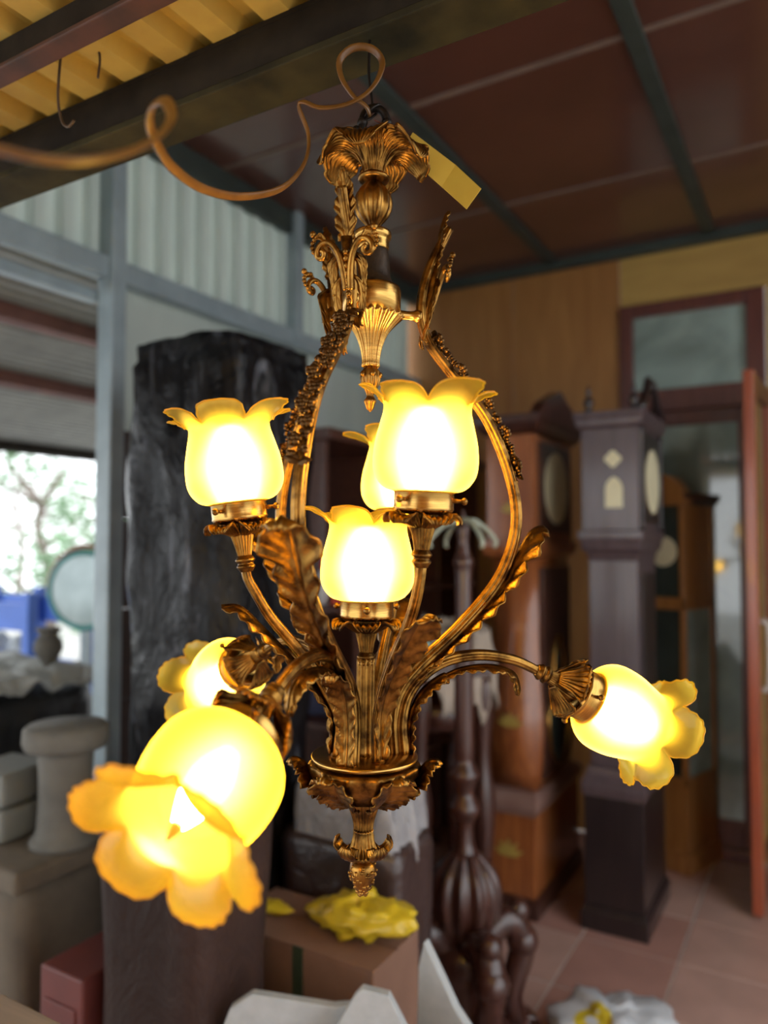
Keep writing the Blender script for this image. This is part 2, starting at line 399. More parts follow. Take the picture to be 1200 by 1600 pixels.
def lamp_head(parent, loc, tilt, az=0.0, ph=0.0, seed=1, shell=False, stem=True, glass=None):
    rot = (0, tilt, 0)
    def put(b, nm, m, **k):
        o = b.build(nm, m, parent, loc=loc, rot=rot, **k); return o
    c = MB(); c.lathe([(.0185, -.004), (.030, -.003), (.0345, .0), (.0362, .003), (.0355, .005), (.0355, .022), (.0368, .0235), (.0368, .027), (.0345, .0272), (.034, .02)], 64)
    put(c, 'collar', brass_sat)
    for k in range(3):
        M = rotm(az + 2 * PI * k / 3) @ trm(.0355, 0, .013) @ rotm(PI / 2, 'Y')
        t = MB(); t.lathe([(.0026, -.002), (.0026, .004), (.0022, .005), (.0022, .009), (.0042, .0105), (.0046, .013), (.0030, .0155), (.0002, .0165)], 12, M=M)
        put(t, 'thumbscrew', brass)
    l = MB()
    if shell:
        for k in range(4):
            M = rotm(az + PI / 4 + k * PI / 2)
            l.leaf(rz([(.011, -.036), (.020, -.026), (.030, -.013), (.039, -.006), (.043, -.010)]), [(0, .008), (.4, .018), (.75, .029), (.92, .024), (1, .012)], lobes=1, jag=.1, cup=-.12, ridge=.0013, fan=7, nl=20, m=14, M=M, out=-1)
    else:
        for k in range(6):
            M = rotm(az + k * PI / 3)
            l.leaf(rz([(.014, -.020), (.024, -.013), (.034, -.007), (.041, -.010), (.042, -.015)]), [(0, .007), (.5, .015), (.8, .0185), (1, .009)], lobes=1, jag=.1, cup=.25, ridge=.0016, fan=5, nl=14, m=10, M=M, out=-1)
    put(l, 'leaf_cup', brass, solid=.0014)
    if stem:
        s = MB(); s.lathe(spline2([(.0088, -.048), (.0105, -.038), (.0138, -.024), (.0168, -.012), (.0175, -.002)], 14), 120, k=20, amp=.14)
        s.lathe(spline2([(.0080, -.067), (.0105, -.063), (.0120, -.060), (.0100, -.056), (.0128, -.052), (.0105, -.048), (.0090, -.046)], 20), 32)
        put(s, 'candle_socket', brass)
    sh = shade_mesh(ph, seed, nb=.019 if shell else .004); put(sh, 'glass_shade', glass or glass_y)
    put(flame_bulb(), 'candle_bulb', [bulb_m, amber, brass])

# ---- three lower arms, drooping outwards
def lower_arm(az, dz, ph, seed, tilt=27, dr=0.0, glass=None):
    root = empty('lower_arm', CH, (0, 0, 0), (0, 0, math.radians(az)))
    P = spline3(rz([(.052, -.002), (.049, .045 + dz * .4), (.062, .085 + dz * .8), (.100, .117 + dz), (.152, .128 + dz), (.205 + dr, .121 + dz), (.247 + dr, .103 + dz)]), 44)
    MB().sweep(P, lambda t: .0108 - .0042 * t, sec=40, k=8, amp=.14, B=Y3).build('arm_tube', brass, root)
    b = MB()
    b.leaf(rz([(.062, .0), (.062, .045 + dz * .4), (.078, .080 + dz * .8), (.108, .101 + dz), (.112, .090 + dz)]), [(0, .012), (.35, .014), (.7, .022), (.9, .016), (1, .005)], lobes=5, jag=.42, cup=.3, ridge=.0022, out=1, nl=40)
    b.leaf(rz([(.095, .092 + dz), (.13, .108 + dz), (.172, .112 + dz), (.205, .102 + dz), (.214, .082 + dz), (.212, .072 + dz)]), [(0, .006), (.3, .012), (.6, .017), (.8, .013), (.92, .010), (1, .003)], lobes=5, jag=.45, cup=.35, ridge=.0020, out=1, nl=40)
    b.build('acanthus_leaf', brass, root, solid=.0016)
    th = math.radians(90 + tilt); ax = Vector((math.sin(th), 0, math.cos(th)))
    e = Vector((.247 + dr, 0, .103 + dz)) + ax * .060
    lamp_head(root, e, th, az=.4, ph=ph, seed=seed, shell=True, glass=glass)
lower_arm(11.5, 0.0, .2, 3)
lower_arm(131.5, 0.004, .5, 5)
lower_arm(249, 0.022, .35, 11, tilt=27, glass=glass_a)

# ---- three upper lamp arms
def upper_arm(az, R, zc, ph, seed, lean=6):
    root = empty('upper_arm', CH, (0, 0, 0), (0, 0, math.radians(az)))
    th = math.radians(lean); ax = Vector((math.sin(th), 0, math.cos(th))); top = Vector((R, 0, zc)); e = top - ax * .062
    q = e.x
    pts = rz([(.037, -.002), (.035, .045), (.30 * q + .005, .085), (.52 * q, .130), (.78 * q, .178), (.93 * q, .215)]) + [tuple(e - ax * .012), tuple(e)]
    MB().sweep(spline3(pts, 44), lambda t: .0088 - .0022 * t, sec=36, k=7, amp=.14, B=Y3).build('arm_tube', brass, root)
    b = MB()
    b.leaf(rz([(.046, .004), (.045, .050), (.30 * q + .016, .082), (.52 * q + .013, .122), (.78 * q + .016, .168), (.86 * q + .030, .192), (.90 * q + .046, .193)]),
           [(0, .010), (.25, .014), (.55, .018), (.8, .029), (.93, .024), (1, .008)], lobes=6, jag=.46, cup=.30, ridge=.0024, out=1, nl=48)
    b.build('acanthus_leaf', brass, root, solid=.0016)
    lamp_head(root, top, th, az=.9, ph=ph, seed=seed)
upper_arm(191.5, .168, .306, .15, 21, 8)
upper_arm(300, .135, .318, .55, 22, 3)
upper_arm(72, .150, .306, .8, 23, 4)
# ---- lamp on the central column
cc = empty('central_column', CH)
MB().lathe(spline2([(.016, .0), (.0165, .004), (.0128, .010), (.0124, .08), (.0124, .128)], 14), 96, k=12, amp=.16).build('column_tube', brass, cc)
lamp_head(cc, (0, 0, .180), 0.0, az=.55, ph=.35, seed=31)

# ---- three tall scroll arms with garland and crown ornament
SCR = rz([(.041, -.002), (.038, .045), (.045, .080), (.070, .113), (.130, .168), (.185, .233), (.209, .304), (.200, .374), (.165, .453), (.112, .515), (.078, .559), (.069, .603), (.080, .656), (.108, .716)])
SP = spline3(SCR, 200)
def at_z(z):                                           # point, tangent and outward normal of the scroll above the foot
    k = min(range(len(SP)), key=lambda i: abs(SP[i].z - z)); a, b = SP[max(k - 2, 0)], SP[min(k + 2, 200)]
    T = (b - a).normalized(); return SP[k], T, T.cross(Vector(Y3)).normalized()
def off(z, d): p, T, N = at_z(z); q = p + N * d; return (q.x, 0, q.z)
sgn = 1 if at_z(.304)[2].x > 0 else -1
def scroll_arm(az, seed):
    rnd = random.Random(seed)
    root = empty('scroll_arm', CH, (0, 0, 0), (0, 0, math.radians(az)))
    MB().sweep(SP, lambda t: .0102 - .0035 * t, sec=40, k=8, amp=.16, B=Y3, flat=.95).build('scroll_tube', brass, root)
    b = MB()
    b.leaf([off(.10, .010 * sgn), off(.14, .011 * sgn), off(.185, .012 * sgn), off(.23, .013 * sgn), off(.27, .015 * sgn), off(.296, .024 * sgn), off(.304, .040 * sgn), off(.298, .047 * sgn)],
           [(0, .010), (.25, .016), (.5, .023), (.62, .021), (.8, .040), (.93, .034), (1, .010)], lobes=6, jag=.50, cup=.24, ridge=.0030, out=1, nl=64, m=9)
    b.build('acanthus_leaf', brass, root, solid=.0018)
    # garland of roses, leaves and berries lying on the outer side
    g = MB()
    for i in range(150):
        z = rnd.uniform(.372, .560); p, T, N = at_z(z); N = N * sgn
        w = .0135 * (1 - .35 * abs(z - .465) / .095); y = rnd.uniform(-w, w)
        c = p + N * (.008 + .006 * math.cos(y / w * 1.3) + rnd.uniform(-.001, .002)); g.ball((c.x, y, c.z), rnd.uniform(.0022, .0042), sg=7, rg=5)
    for i in range(9):
        z = .385 + i * .021; p, T, N = at_z(z); N = N * sgn; y = (.006 if i % 2 else -.006) + rnd.uniform(-.002, .002)
        c = p + N * .015; c.y = y
        for k in range(5):
            a = k * 2 * PI / 5; d = T * math.cos(a) + Vector(Y3) * math.sin(a)
            q = c + d * .0048; g.ball(q, .0040, sg=8, rg=5)
        g.ball(c + N * .002, .0032, sg=8, rg=5)
    for i in range(16):
        z = rnd.choice([rnd.uniform(.36, .40), rnd.uniform(.53, .565), rnd.uniform(.38, .54)]); p, T, N = at_z(z); N = N * sgn
        s = rnd.choice((-1, 1)); c = p + N * .009
        d = (Vector(Y3) * s + T * rnd.uniform(-.6, .9)).normalized()
        g.leaf([c, c + d * .010 + N * .004, c + d * .018 + N * .002], [(0, .003), (.5, .006), (1, .001)], B=N.cross(d), lobes=3, jag=.25, cup=.2, ridge=.0006, nl=8, m=3)
    g.build('garland', bronze, root)
    # crown ornament
    o = MB()
    p0, T, N = at_z(.630); N = N * sgn; Yv = Vector(Y3)
    def L(y, h, d): return p0 + Yv * y + T * h + N * d            # ornament frame: across, up, outwards
    o.sweep([L(0, -.055, .011), L(0, -.02, .012), L(0, .01, .012), L(0, .034, .011)], lambda t: .0042 + .003 * t, sec=12, B=Yv)
    for k in range(9): o.ball(L(0, -.052 + k * .0085, .0165), .0030 + .0002 * k, sg=8, rg=5)
    for s in (-1, 1):
        vol = [(.003, -.030, .015), (.005, -.006, .017), (.010, .014, .018), (.019, .027, .019), (.029, .028, .020), (.036, .021, .021), (.036, .012, .022), (.029, .010, .023), (.026, .016, .024), (.030, .019, .024)]
        o.sweep(spline3([L(s * a, b, c) for a, b, c in vol], 46), lambda t: .0046 - .0018 * t, sec=12)
        for k in range(7):
            a = -0.9 + k * .42; o.ball(L(s * (.031 + .0125 * math.cos(a)), .019 + .0125 * math.sin(a) + .006, .020), .0028, sg=8, rg=5)
        o.ball(L(s * .041, .040, .021), .0038)
        o.leaf([L(s * .020, .024, .020), L(s * .030, .036, .022), L(s * .038, .034, .023)], [(0, .002), (.5, .006), (1, .002)], B=T, lobes=3, jag=.2, ridge=.0008, nl=12, m=4)
        for (a, b, hh) in ((.008, .0, -.052), (.006, -.022, -.070), (.010, .006, -.030)):
            o.leaf([L(s * a * .5, b + .012, .012), L(s * (a + .009), b, .015), L(s * (a + .011), (b + hh) * .5, .014), L(s * (a + .005), hh, .013), L(s * (a + .011), hh - .006, .017)],
                   [(0, .003), (.35, .0062), (.7, .0045), (1, .0015)], B=(Yv + N * .3 * s).normalized(), lobes=3, jag=.2, cup=.3, ridge=.0009, nl=22, m=4)
        o.leaf([L(s * .003, -.055, .012), L(s * .006, -.068, .014), L(s * .013, -.078, .020)], [(0, .004), (.5, .007), (1, .001)], B=Yv, lobes=3, jag=.2, ridge=.0009, nl=14, m=4)
    o.leaf([L(0, -.052, .013), L(0, -.066, .015), L(0, -.076, .021)], [(0, .004), (.5, .006), (1, .001)], B=Yv, lobes=3, jag=.2, ridge=.0009, nl=14, m=4)
    # tall tip leaf
    o.leaf([L(0, .030, .010), L(0, .060, .009), L(0, .085, .007), L(0, .108, .009), L(0, .116, .013)], [(0, .012), (.3, .0155), (.6, .0145), (.85, .010), (1, .003)], B=Yv, lobes=4, jag=.40, cup=.15, ridge=.0018, nl=36, m=6)
    o.build('crown_ornament', brass, root, solid=.0012)
    pg = MB(); pg.lathe(spline2([(.0075, .036), (.0062, .042), (.0062, .056), (.0085, .062), (.0085, .068)], 10), 20, M=trm(0, 0, .590) @ rotm(PI / 2, 'Y'))
    pg.build('peg', brass_sat, root)
for az, sd in ((11.5, 1), (131.5, 2), (250, 3)): scroll_arm(az, sd)

# ---- bottom: plate, leaf bowl, trumpet, finial
MB().lathe([(.0, -.006), (.069, -.006), (.0705, -.004), (.0705, -.001), (.069, 0), (.0, 0)], 96).build('plate', brass_sat, CH)
bo = empty('leaf_bowl', CH)
b = MB()
b.lathe(spline2([(.020, -.060), (.036, -.057), (.055, -.044), (.068, -.027), (.072, -.014), (.066, -.010), (.040, -.010)], 26), 120,
        mod=lambda a, t: 1 + .035 * math.cos(6 * a) * t + .018 * math.cos(30 * a + 5 * math.sin(6 * a)))
b.build('bowl', brass, bo)
pb = MB()
pb.leaf(rz([(.030, -.061), (.052, -.050), (.070, -.031), (.082, -.013), (.094, -.008), (.100, -.014)]), [(0, .014), (.3, .024), (.6, .034), (.8, .024), (.93, .016), (1, .006)], lobes=5, jag=.35, cup=.3, ridge=.0024, nl=34, m=8, out=1)
lf0 = pb.build('acanthus_leaf', brass, bo, solid=.0018)
for k in range(1, 6): again(lf0, bo, (0, 0, 0), (0, 0, k * PI / 3))
dr = empty('lower_drop', CH)
b = MB(); b.lathe(spline2([(.0245, -.058), (.0235, -.062), (.0190, -.072), (.0145, -.086), (.0128, -.098)], 16), 120, k=20, amp=.13)
b.lathe(spline2([(.0138, -.098), (.0132, -.100), (.0142, -.108), (.0180, -.120), (.0260, -.129), (.0200, -.134), (.012, -.137)], 20), 120, k=20, amp=.11)
b.build('fluted_trumpet', brass, dr)
b = MB()
for k in range(5):
    b.leaf(rz([(.016, -.118), (.024, -.128), (.033, -.127), (.0385, -.118), (.0365, -.110)]), [(0, .006), (.4, .013), (.75, .014), (1, .006)], lobes=1, jag=.1, cup=-.2, ridge=.0010, fan=5, nl=16, m=8, M=rotm(math.radians(18) + k * 2 * PI / 5), out=1)
b.build('petal_ring', brass, dr, solid=.0016)
b = MB(); b.lathe(spline2([(.008, -.136), (.0155, -.141), (.0178, -.150), (.0150, -.162), (.0105, -.172), (.0050, -.180), (.0005, -.184)], 24), 48)
rnd = random.Random(4)
for i in range(90):
    t = rnd.random(); z = -.140 - .042 * t; r = interp([(0, .0150), (.25, .0182), (.55, .0150), (.8, .0095), (1, .004)], t); a = i * 2.399
    b.ball((r * math.cos(a), r * math.sin(a), z), rnd.uniform(.0018, .0030), sg=7, rg=5)
b.build('berry_finial', brass, dr)

# ---- top: hanging hub
hb = empty('upper_hub', CH)
b = MB(); b.lathe(spline2([(.0005, .455), (.0045, .459), (.0072, .466), (.0085, .470), (.0050, .476), (.0065, .482), (.0118, .492), (.0140, .501), (.0125, .510), (.0085, .515)], 40), 80, k=10, amp=.16)
for k in range(5): b.ball((.0125 * math.cos(k * 1.2566), .0125 * math.sin(k * 1.2566), .505), .0042, sg=8, rg=5)
b.build('hub_finial', brass, hb)
MB().lathe(spline2([(.0100, .515), (.0128, .517), (.0122, .521), (.0125, .528), (.0160, .545), (.0235, .562), (.0345, .575), (.0450, .585)], 24), 144, k=24, amp=.12).build('fluted_bell', brass_sat, hb)
MB().lathe([(.036, .5845), (.0395, .585), (.0395, .620), (.0378, .6235), (.028, .6240)], 72).build('band', brass_sat, hb)
MB().lathe(spline2([(.036, .623), (.0300, .628), (.0255, .638), (.0238, .655), (.0225, .668), (.021, .676)], 16), 48).build('dark_neck', patina, hb)
MB().lathe(spline2([(.0205, .674), (.0222, .678), (.0222, .688), (.0250, .692), (.0255, .697), (.0235, .7005), (.012, .703), (.009, .709)], 24), 48).build('ring', brass_sat, hb)
MB().lathe(spline2([(.008, .706), (.0115, .711), (.0215, .722), (.0262, .737), (.0235, .753), (.0140, .765), (.0072, .770), (.0070, .777)], 30), 120, k=10, amp=.13).build('gadrooned_ball', brass, hb)
MB().lathe(spline2([(.008, .768), (.0195, .771), (.0218, .775), (.0195, .778), (.0135, .781), (.0125, .788)], 16), 48).build('collar_ring', brass, hb)
cn = empty('leaf_canopy', CH)
pb = MB(); pb.leaf(rz([(.0118, .780), (.0140, .794), (.0230, .809), (.0400, .817), (.0570, .812), (.0700, .797), (.0715, .786)]), [(0, .009), (.25, .017), (.5, .031), (.72, .036), (.9, .024), (1, .007)], lobes=4, jag=.26, cup=.16, ridge=.0017, fan=9, nl=40, m=18, out=-1)
l0 = pb.build('acanthus_leaf', brass, cn, solid=.0018, rot=(0, 0, .35))
for k in range(1, 6): again(l0, cn, (0, 0, 0), (0, 0, .35 + k * PI / 3 + random.uniform(-.08, .08)))
MB().lathe(spline2([(.0125, .786), (.0150, .797), (.024, .809), (.034, .815), (.030, .820), (.020, .824), (.008, .827)], 20), 144, k=36, amp=.08).build('canopy_core', brass, cn)
hk = empty('hook', CH)
MB().lathe(spline2([(.024, .818), (.026, .828), (.018, .836), (.006, .838)], 10), 32).build('cap', dark_iron, hk)
arch = [(.0165 * math.cos(a), 0, .853 + .020 * math.sin(a)) for a in [i * PI / 14 for i in range(15)]]
b = MB(); b.sweep(spline3([(.017, 0, .834)] + arch + [(-.017, 0, .834)], 40), .0058, sec=12, B=Y3)
b.sweep([(-.026, 0, .841), (.026, 0, .841)], .0042, sec=10)
for q in (-1, 1): b.ball((q * .0245, 0, .841), .0068, sg=10, rg=6); b.ball((q * .0165, .0, .8525), .0075, sg=10, rg=6)
b.build('shackle', dark_iron, hk)
# ---- wire up to the beam, cord, tag
w = MB(); w.sweep(spline3([(-.0155, 1.010, 2.214), (-.0165, 1.012, 2.226), (-.0205, 1.012, 2.26), (-.0200, 1.015, 2.31), (-.0200, 1.03, 2.3105)], 20), .0021, sec=8)
lp = [(-.0155 + .0105 * math.cos(a), 1.010 + .011 * math.sin(a), 2.215 - .009 + .009 * math.cos(a)) for a in [i * 2 * PI / 20 for i in range(21)]]
w.sweep(lp, .0019, sec=8)
wo = w.build('hanging_wire', dark_iron); tag(wo, 'thin dark wire running from the chandelier hook up to the beam', 'wire')
def px(x, y, Y):
    a = (x - 600) / F; bb = (800 - y) / F; c, s = math.cos(PITCH), math.sin(PITCH)
    d = Vector((a, c - bb * s, s + bb * c)); return Vector((0, 0, CAMZ)) + d * (Y / d.y)
cordm = mat('tan_flat_cord', (0.17, 0.072, 0.012), (0.11, 0.044, 0.008), 0.35, nsc=30)
CP = [(-160, 190, .40), (-60, 222, .42), (0, 234, .43), (60, 248, .44), (130, 252, .46), (200, 238, .50), (248, 212, .54), (268, 183, .57), (258, 158, .59), (240, 166, .61), (234, 192, .63), (247, 228, .67), (272, 264, .72), (320, 296, .79), (380, 307, .86), (440, 294, .92), (475, 256, .965), (482, 212, .985), (467, 168, .99), (474, 159, .985), (500, 168, .985), (538, 164, .985), (570, 148, .98), (590, 124, .98), (597, 96, .985), (580, 76, .985), (552, 75, .985), (531, 94, .985), (534, 122, .985), (552, 150, .985), (572, 166, .99), (578, 180, 1.0)]
cd = MB().sweep(spline3([px(*p) for p in CP], 260), .0024, sec=12, flat=2.1, B=None)
co = cd.build('power_cord', cordm); tag(co, 'flat tan electric cord drooping from upper left to the chandelier hook', 'cord')
tagm = mat('yellow_card', (0.56, 0.38, 0.045), (0.46, 0.30, 0.035), 0.6, nsc=12)
tg = MB()
A = [px(645, 207, 1.035), px(712, 258, 1.035), px(752, 295, 1.02)]; Bq = [px(627, 236, 1.035), px(690, 292, 1.035), px(729, 327, 1.02)]
tg.add([A[0], Bq[0], A[1], Bq[1], A[2], Bq[2]], [(0, 1, 3, 2), (2, 3, 5, 4)])
to = thing('price_tag', 'long yellow card tag tied beside the leaf canopy of the chandelier', 'tag', px(690, 265, 1.035))
ob = tg.build('card', tagm, to, False, solid=.0012); ob.matrix_parent_inverse = Matrix.Translation(to.location).inverted()
ob = MB().sweep(spline3([px(585, 188, 1.012), px(606, 197, 1.02), px(622, 208, 1.03), px(640, 220, 1.034)], 12), .0011, sec=6).build('string', mat('red_brown_string', (.2, .05, .03)), to)
ob.matrix_parent_inverse = Matrix.Translation(to.location).inverted()
# wires hanging from the purlin
def hookwire(pts, r, label):
    o = MB().sweep(spline3([px(*p) for p in pts], 30), r, sec=8).build('wire_hook', mat('rusty_wire', (.10, .06, .03), (.06, .035, .02), .6, .4))
    tag(o, label, 'wire hook')
hookwire([(104, 18, 1.17), (98, 60, 1.16), (92, 120, 1.15), (91, 160, 1.15), (97, 190, 1.15), (107, 198, 1.14), (116, 188, 1.13)], .0022, 'longer rusty wire hook hanging from the purlin at upper left')
hookwire([(140, 62, 1.16), (153, 75, 1.16), (156, 95, 1.16), (153, 122, 1.16)], .0020, 'short curved rusty wire hanging right of the longer wire hook')

# ================================================================== SHOP BEHIND
blackw = wood('black_brown_wood', (0.026, 0.016, 0.017), (0.014, 0.009, 0.010), 0.33, coat=.35)
plumw = wood('plum_grey_wood', (0.105, 0.075, 0.085), (0.07, 0.048, 0.055), 0.36, coat=.4)
redw = wood('red_brown_wood', (0.38, 0.125, 0.035), (0.21, 0.060, 0.019), 0.3, coat=.4)
orw = wood('orange_brown_wood', (0.38, 0.17, 0.05), (0.25, 0.10, 0.028), 0.35, coat=.3)
darkw = wood('dark_mahogany', (0.070, 0.024, 0.017), (0.030, 0.011, 0.008), 0.3, coat=.3)
cream = mat('cream_fret', (0.80, 0.74, 0.50), (0.7, 0.64, 0.42), 0.6)
gilt = mat('gold_inlay', (0.48, 0.34, 0.08), (0.36, 0.24, 0.05), 0.45)
doorred = wood('orange_red_door_wood', (0.40, 0.085, 0.030), (0.28, 0.055, 0.020), 0.3, coat=.5)

# dark clock (side turned to the camera, front faces right)
c = rthing('longcase_clock', 'dark plum-black longcase clock with two cream side frets, right of the red-brown clock', 'clock', -.785, 3.455)
MB().loft([(0, .138, .245), (.075, .138, .245), (.085, .128, .235), (.10, .128, .235)]).build('plinth', blackw, c, False, bevel=.003)
MB().loft([(.10, .122, .228), (.55, .122, .228)]).build('base', blackw, c, False, bevel=.003)
MB().loft([(.55, .126, .232), (.575, .132, .24), (.60, .132, .24), (.64, .118, .21), (.665, .112, .20)]).build('base_moulding', plumw, c, False, bevel=.003)
MB().loft([(.665, .102, .185), (1.54, .102, .185)]).build('trunk', plumw, c, False, bevel=.003)
MB().bx(.102, .112, -.13, .13, .72, 1.48).build('trunk_door', blackw, c, False, bevel=.004)
MB().loft([(1.54, .104, .19), (1.57, .108, .20), (1.585, .122, .225), (1.62, .126, .235), (1.635, .134, .242), (1.665, .134, .242)]).build('hood_moulding', plumw, c, False, bevel=.003)
MB().loft([(1.665, .120, .228), (2.10, .120, .228)]).build('hood', plumw, c, False, bevel=.003)
for s in (-1, 1): MB().lathe([(.014, 1.665), (.014, 1.69), (.011, 1.70), (.012, 2.07), (.015, 2.08), (.015, 2.10)], 16, M=trm(.125, s * .205, 0)).build('hood_column', blackw, c)
hd = MB().bx(.120, .130, -.17, .17, 1.70, 2.08).build('hood_door', blackw, c, False, bevel=.004)
MB().lathe([(.0, 0), (.14, 0), (.14, .004), (0, .004)], 40, M=trm(.130, 0, 1.88) @ rotm(PI / 2, 'Y')).build('dial', cream, hd, False)
MB().loft([(2.10, .124, .232), (2.115, .136, .245), (2.135, .140, .25), (2.16, .150, .26), (2.17, .150, .26)]).build('cornice', plumw, c, False, bevel=.003)
fr = MB(); M = trm(.015, -.2285, 1.968) @ rotm(PI / 2, 'X')
for k in range(4): fr.lathe([(0, 0), (.018, 0), (.018, .004), (0, .004)], 20, M=M @ trm(.017 * math.cos(k * PI / 2), .017 * math.sin(k * PI / 2), 0))
fr.lathe([(0, 0), (.02, 0), (.02, .005), (0, .005)], 20, M=M); fr.build('quatrefoil_fret', cream, c, False)
ar = [(-.036, 1.762), (.036, 1.762), (.036, 1.845), (.030, 1.866), (.016, 1.884), (0, 1.893), (-.016, 1.884), (-.030, 1.866), (-.036, 1.845)]
af = MB(); af.add([(x + .018, -.2285, z) for x, z in ar] + [(x + .018, -.2325, z) for x, z in ar], [tuple(range(9)), tuple(range(17, 8, -1))] + [(i, (i + 1) % 9, (i + 1) % 9 + 9, i + 9) for i in range(9)])
af.build('arch_fret', cream, c, False)
FIN = [(.020, 0), (.020, .012), (.010, .02), (.022, .04), (.024, .052), (.012, .066), (.006, .08), (.012, .09), (.003, .12), (.0003, .125)]
f0 = MB().lathe(FIN, 16).build('finial', blackw, c, loc=(-.09, -.21, 2.17))
again(f0, c, (.10, -.21, 2.17)); again(f0, c, (.10, .21, 2.17))
for s in (-1, 1):
    pts = [(.128, s * .23, 2.175), (.128, s * .17, 2.20), (.128, s * .10, 2.27), (.128, s * .055, 2.325), (.128, s * .035, 2.31), (.128, s * .05, 2.29)]
    MB().sweep(spline3(pts, 24), lambda t: .022 - .008 * t, sec=10).build('swan_neck', blackw, c)

# red-brown clock
c = rthing('longcase_clock', 'red-brown longcase clock with gold inlay and bulging trunk, left of the dark clock', 'clock', -1.225, 3.50)
MB().loft([(0, .135, .345), (.07, .135, .345), (.085, .124, .335)]).build('plinth', darkw, c, False, bevel=.003)
MB().loft([(.085, .120, .33), (.43, .120, .33)]).build('base', redw, c, False, bevel=.003)
MB().loft([(.43, .124, .335), (.46, .135, .35), (.485, .135, .35), (.52, .116, .31)]).build('base_moulding', mat('dusty_moulding', (.28, .17, .14), (.2, .1, .08), .35, coat=.3), c, False, bevel=.003)
MB().loft([(.52, .100, .24), (.60, .112, .27), (.74, .120, .30), (.86, .118, .29), (1.0, .108, .26), (1.2, .100, .235), (1.54, .100, .235)]).build('trunk', redw, c, True)
dm = MB()
oval = [(.16 * math.cos(a) * (1.0 if math.sin(a) < 0 else .55), .30 * math.sin(a)) for a in [i * 2 * PI / 36 for i in range(36)]]
td = MB().bx(.10, .126, -.20, .20, .56, 1.5).build('trunk_door', darkw, c, False, bevel=.006)
md = MB().add([(.128, y, .88 + z) for y, z in oval], [tuple(range(36))]).build('oval_pane', pane_d, td, False, solid=.003)
MB().sweep([(.129, y, .88 + z) for y, z in oval + oval[:2]], .009, sec=8, cap=False).build('pane_rim', brass_sat, td)
MB().loft([(1.54, .105, .25), (1.56, .122, .30), (1.60, .128, .31), (1.62, .128, .31)]).build('hood_moulding', redw, c, False, bevel=.003)
MB().loft([(1.62, .112, .285), (2.10, .112, .285)]).build('hood', redw, c, False, bevel=.003)
hd = MB().bx(.112, .124, -.23, .23, 1.66, 2.07).build('hood_door', darkw, c, False, bevel=.004)
MB().lathe([(.0, 0), (.17, 0), (.17, .004), (0, .004)], 40, M=trm(.124, 0, 1.87) @ rotm(PI / 2, 'Y')).build('dial', cream, hd, False)
MB().loft([(2.10, .118, .29), (2.12, .14, .32), (2.15, .15, .335), (2.17, .16, .34), (2.185, .16, .34)]).build('cornice', darkw, c, False, bevel=.003)
ptsc = [(.10, -.30, 2.185), (.10, -.22, 2.25), (.10, -.10, 2.29), (.10, 0, 2.33), (.10, .10, 2.29), (.10, .22, 2.25), (.10, .30, 2.185)]
MB().add([(x, y, z) for x, y, z in ptsc] + [(x + .05, y, z) for x, y, z in ptsc], [tuple(range(7)), tuple(range(13, 6, -1))] + [(i, (i + 1) % 7, (i + 1) % 7 + 7, i + 7) for i in range(7)]).build('pediment', darkw, c, False, bevel=.004)
def inlay(parent, z, y, sc):
    b = MB()
    for k in range(5):
        a = PI / 2 + (k - 2) * .6; d = Vector((math.cos(a), 0, math.sin(a))); o = Vector((0, y, z))
        b.leaf([o, o + d * .035 * sc, o + d * .065 * sc], [(0, .004 * sc), (.5, .013 * sc), (1, .002)], B=(-d.z, 0, d.x), lobes=2, jag=.2, cup=0, ridge=.0003, nl=10, m=3)
    b.build('inlay', gilt, parent, solid=.002)
inlay(c, .25, -.332, 1.1); inlay(c, .80, -.303, 1.0); inlay(c, 1.75, -.287, .8)

# glazed orange-brown clock, turned a little further round
cw = Vector((1.47, 3.72, 0)); yaw = math.radians(-50)
c = thing('longcase_clock', 'orange-brown glazed longcase clock with arched top by the glass door', 'clock', cw + Vector((math.cos(yaw) * -.112 - math.sin(yaw) * .16, math.sin(yaw) * -.112 + math.cos(yaw) * .16, 0)), yaw)
hx, hy = .112, .155
MB().loft([(0, hx + .012, hy + .012), (.09, hx + .012, hy + .012), (.10, hx, hy)]).build('plinth', orw, c, False, bevel=.003)
MB().bx(-hx, hx, -hy, hy, .10, .42).build('base', orw, c, False, bevel=.003)
fm = MB()
for s in (-1, 1):
    for q in (-1, 1): fm.bx(s * hx - (.024 if s > 0 else 0), s * hx + (.024 if s < 0 else 0), q * hy - (.03 if q > 0 else 0), q * hy + (.03 if q < 0 else 0), .42, 1.84)
fm.bx(-hx, hx, -hy, hy, 1.28, 1.34).bx(-hx, hx, -hy, hy, .42, .46)
fm.build('carcass', orw, c, False, bevel=.003)
MB().bx(-hx + .02, hx - .02, -hy + .01, -hy + .014, .46, 1.28).build('front_pane', pane_d, c, False)
MB().bx(hx - .014, hx - .01, -hy + .03, hy - .03, .46, 1.28).build('side_pane', pane_m, c, False)
MB().bx(hx - .014, hx - .006, -hy + .03, hy - .03, 1.34, 1.80).build('side_panel', orw, c, False)
MB().bx(-hx + .02, hx - .02, -hy + .008, -hy + .012, 1.34, 1.80).build('dial_pane', pane_d, c, False)
MB().lathe([(0, 0), (.075, 0), (.075, .003), (0, .003)], 32, M=trm(0, -hy + .007, 1.57) @ rotm(PI / 2, 'X')).build('dial', cream, c, False)
MB().lathe([(0, 0), (.045, 0), (.045, .006), (0, .006)], 24, M=trm(0, -hy + .03, .70) @ rotm(PI / 2, 'X')).build('pendulum_bob', brass_sat, c, False)
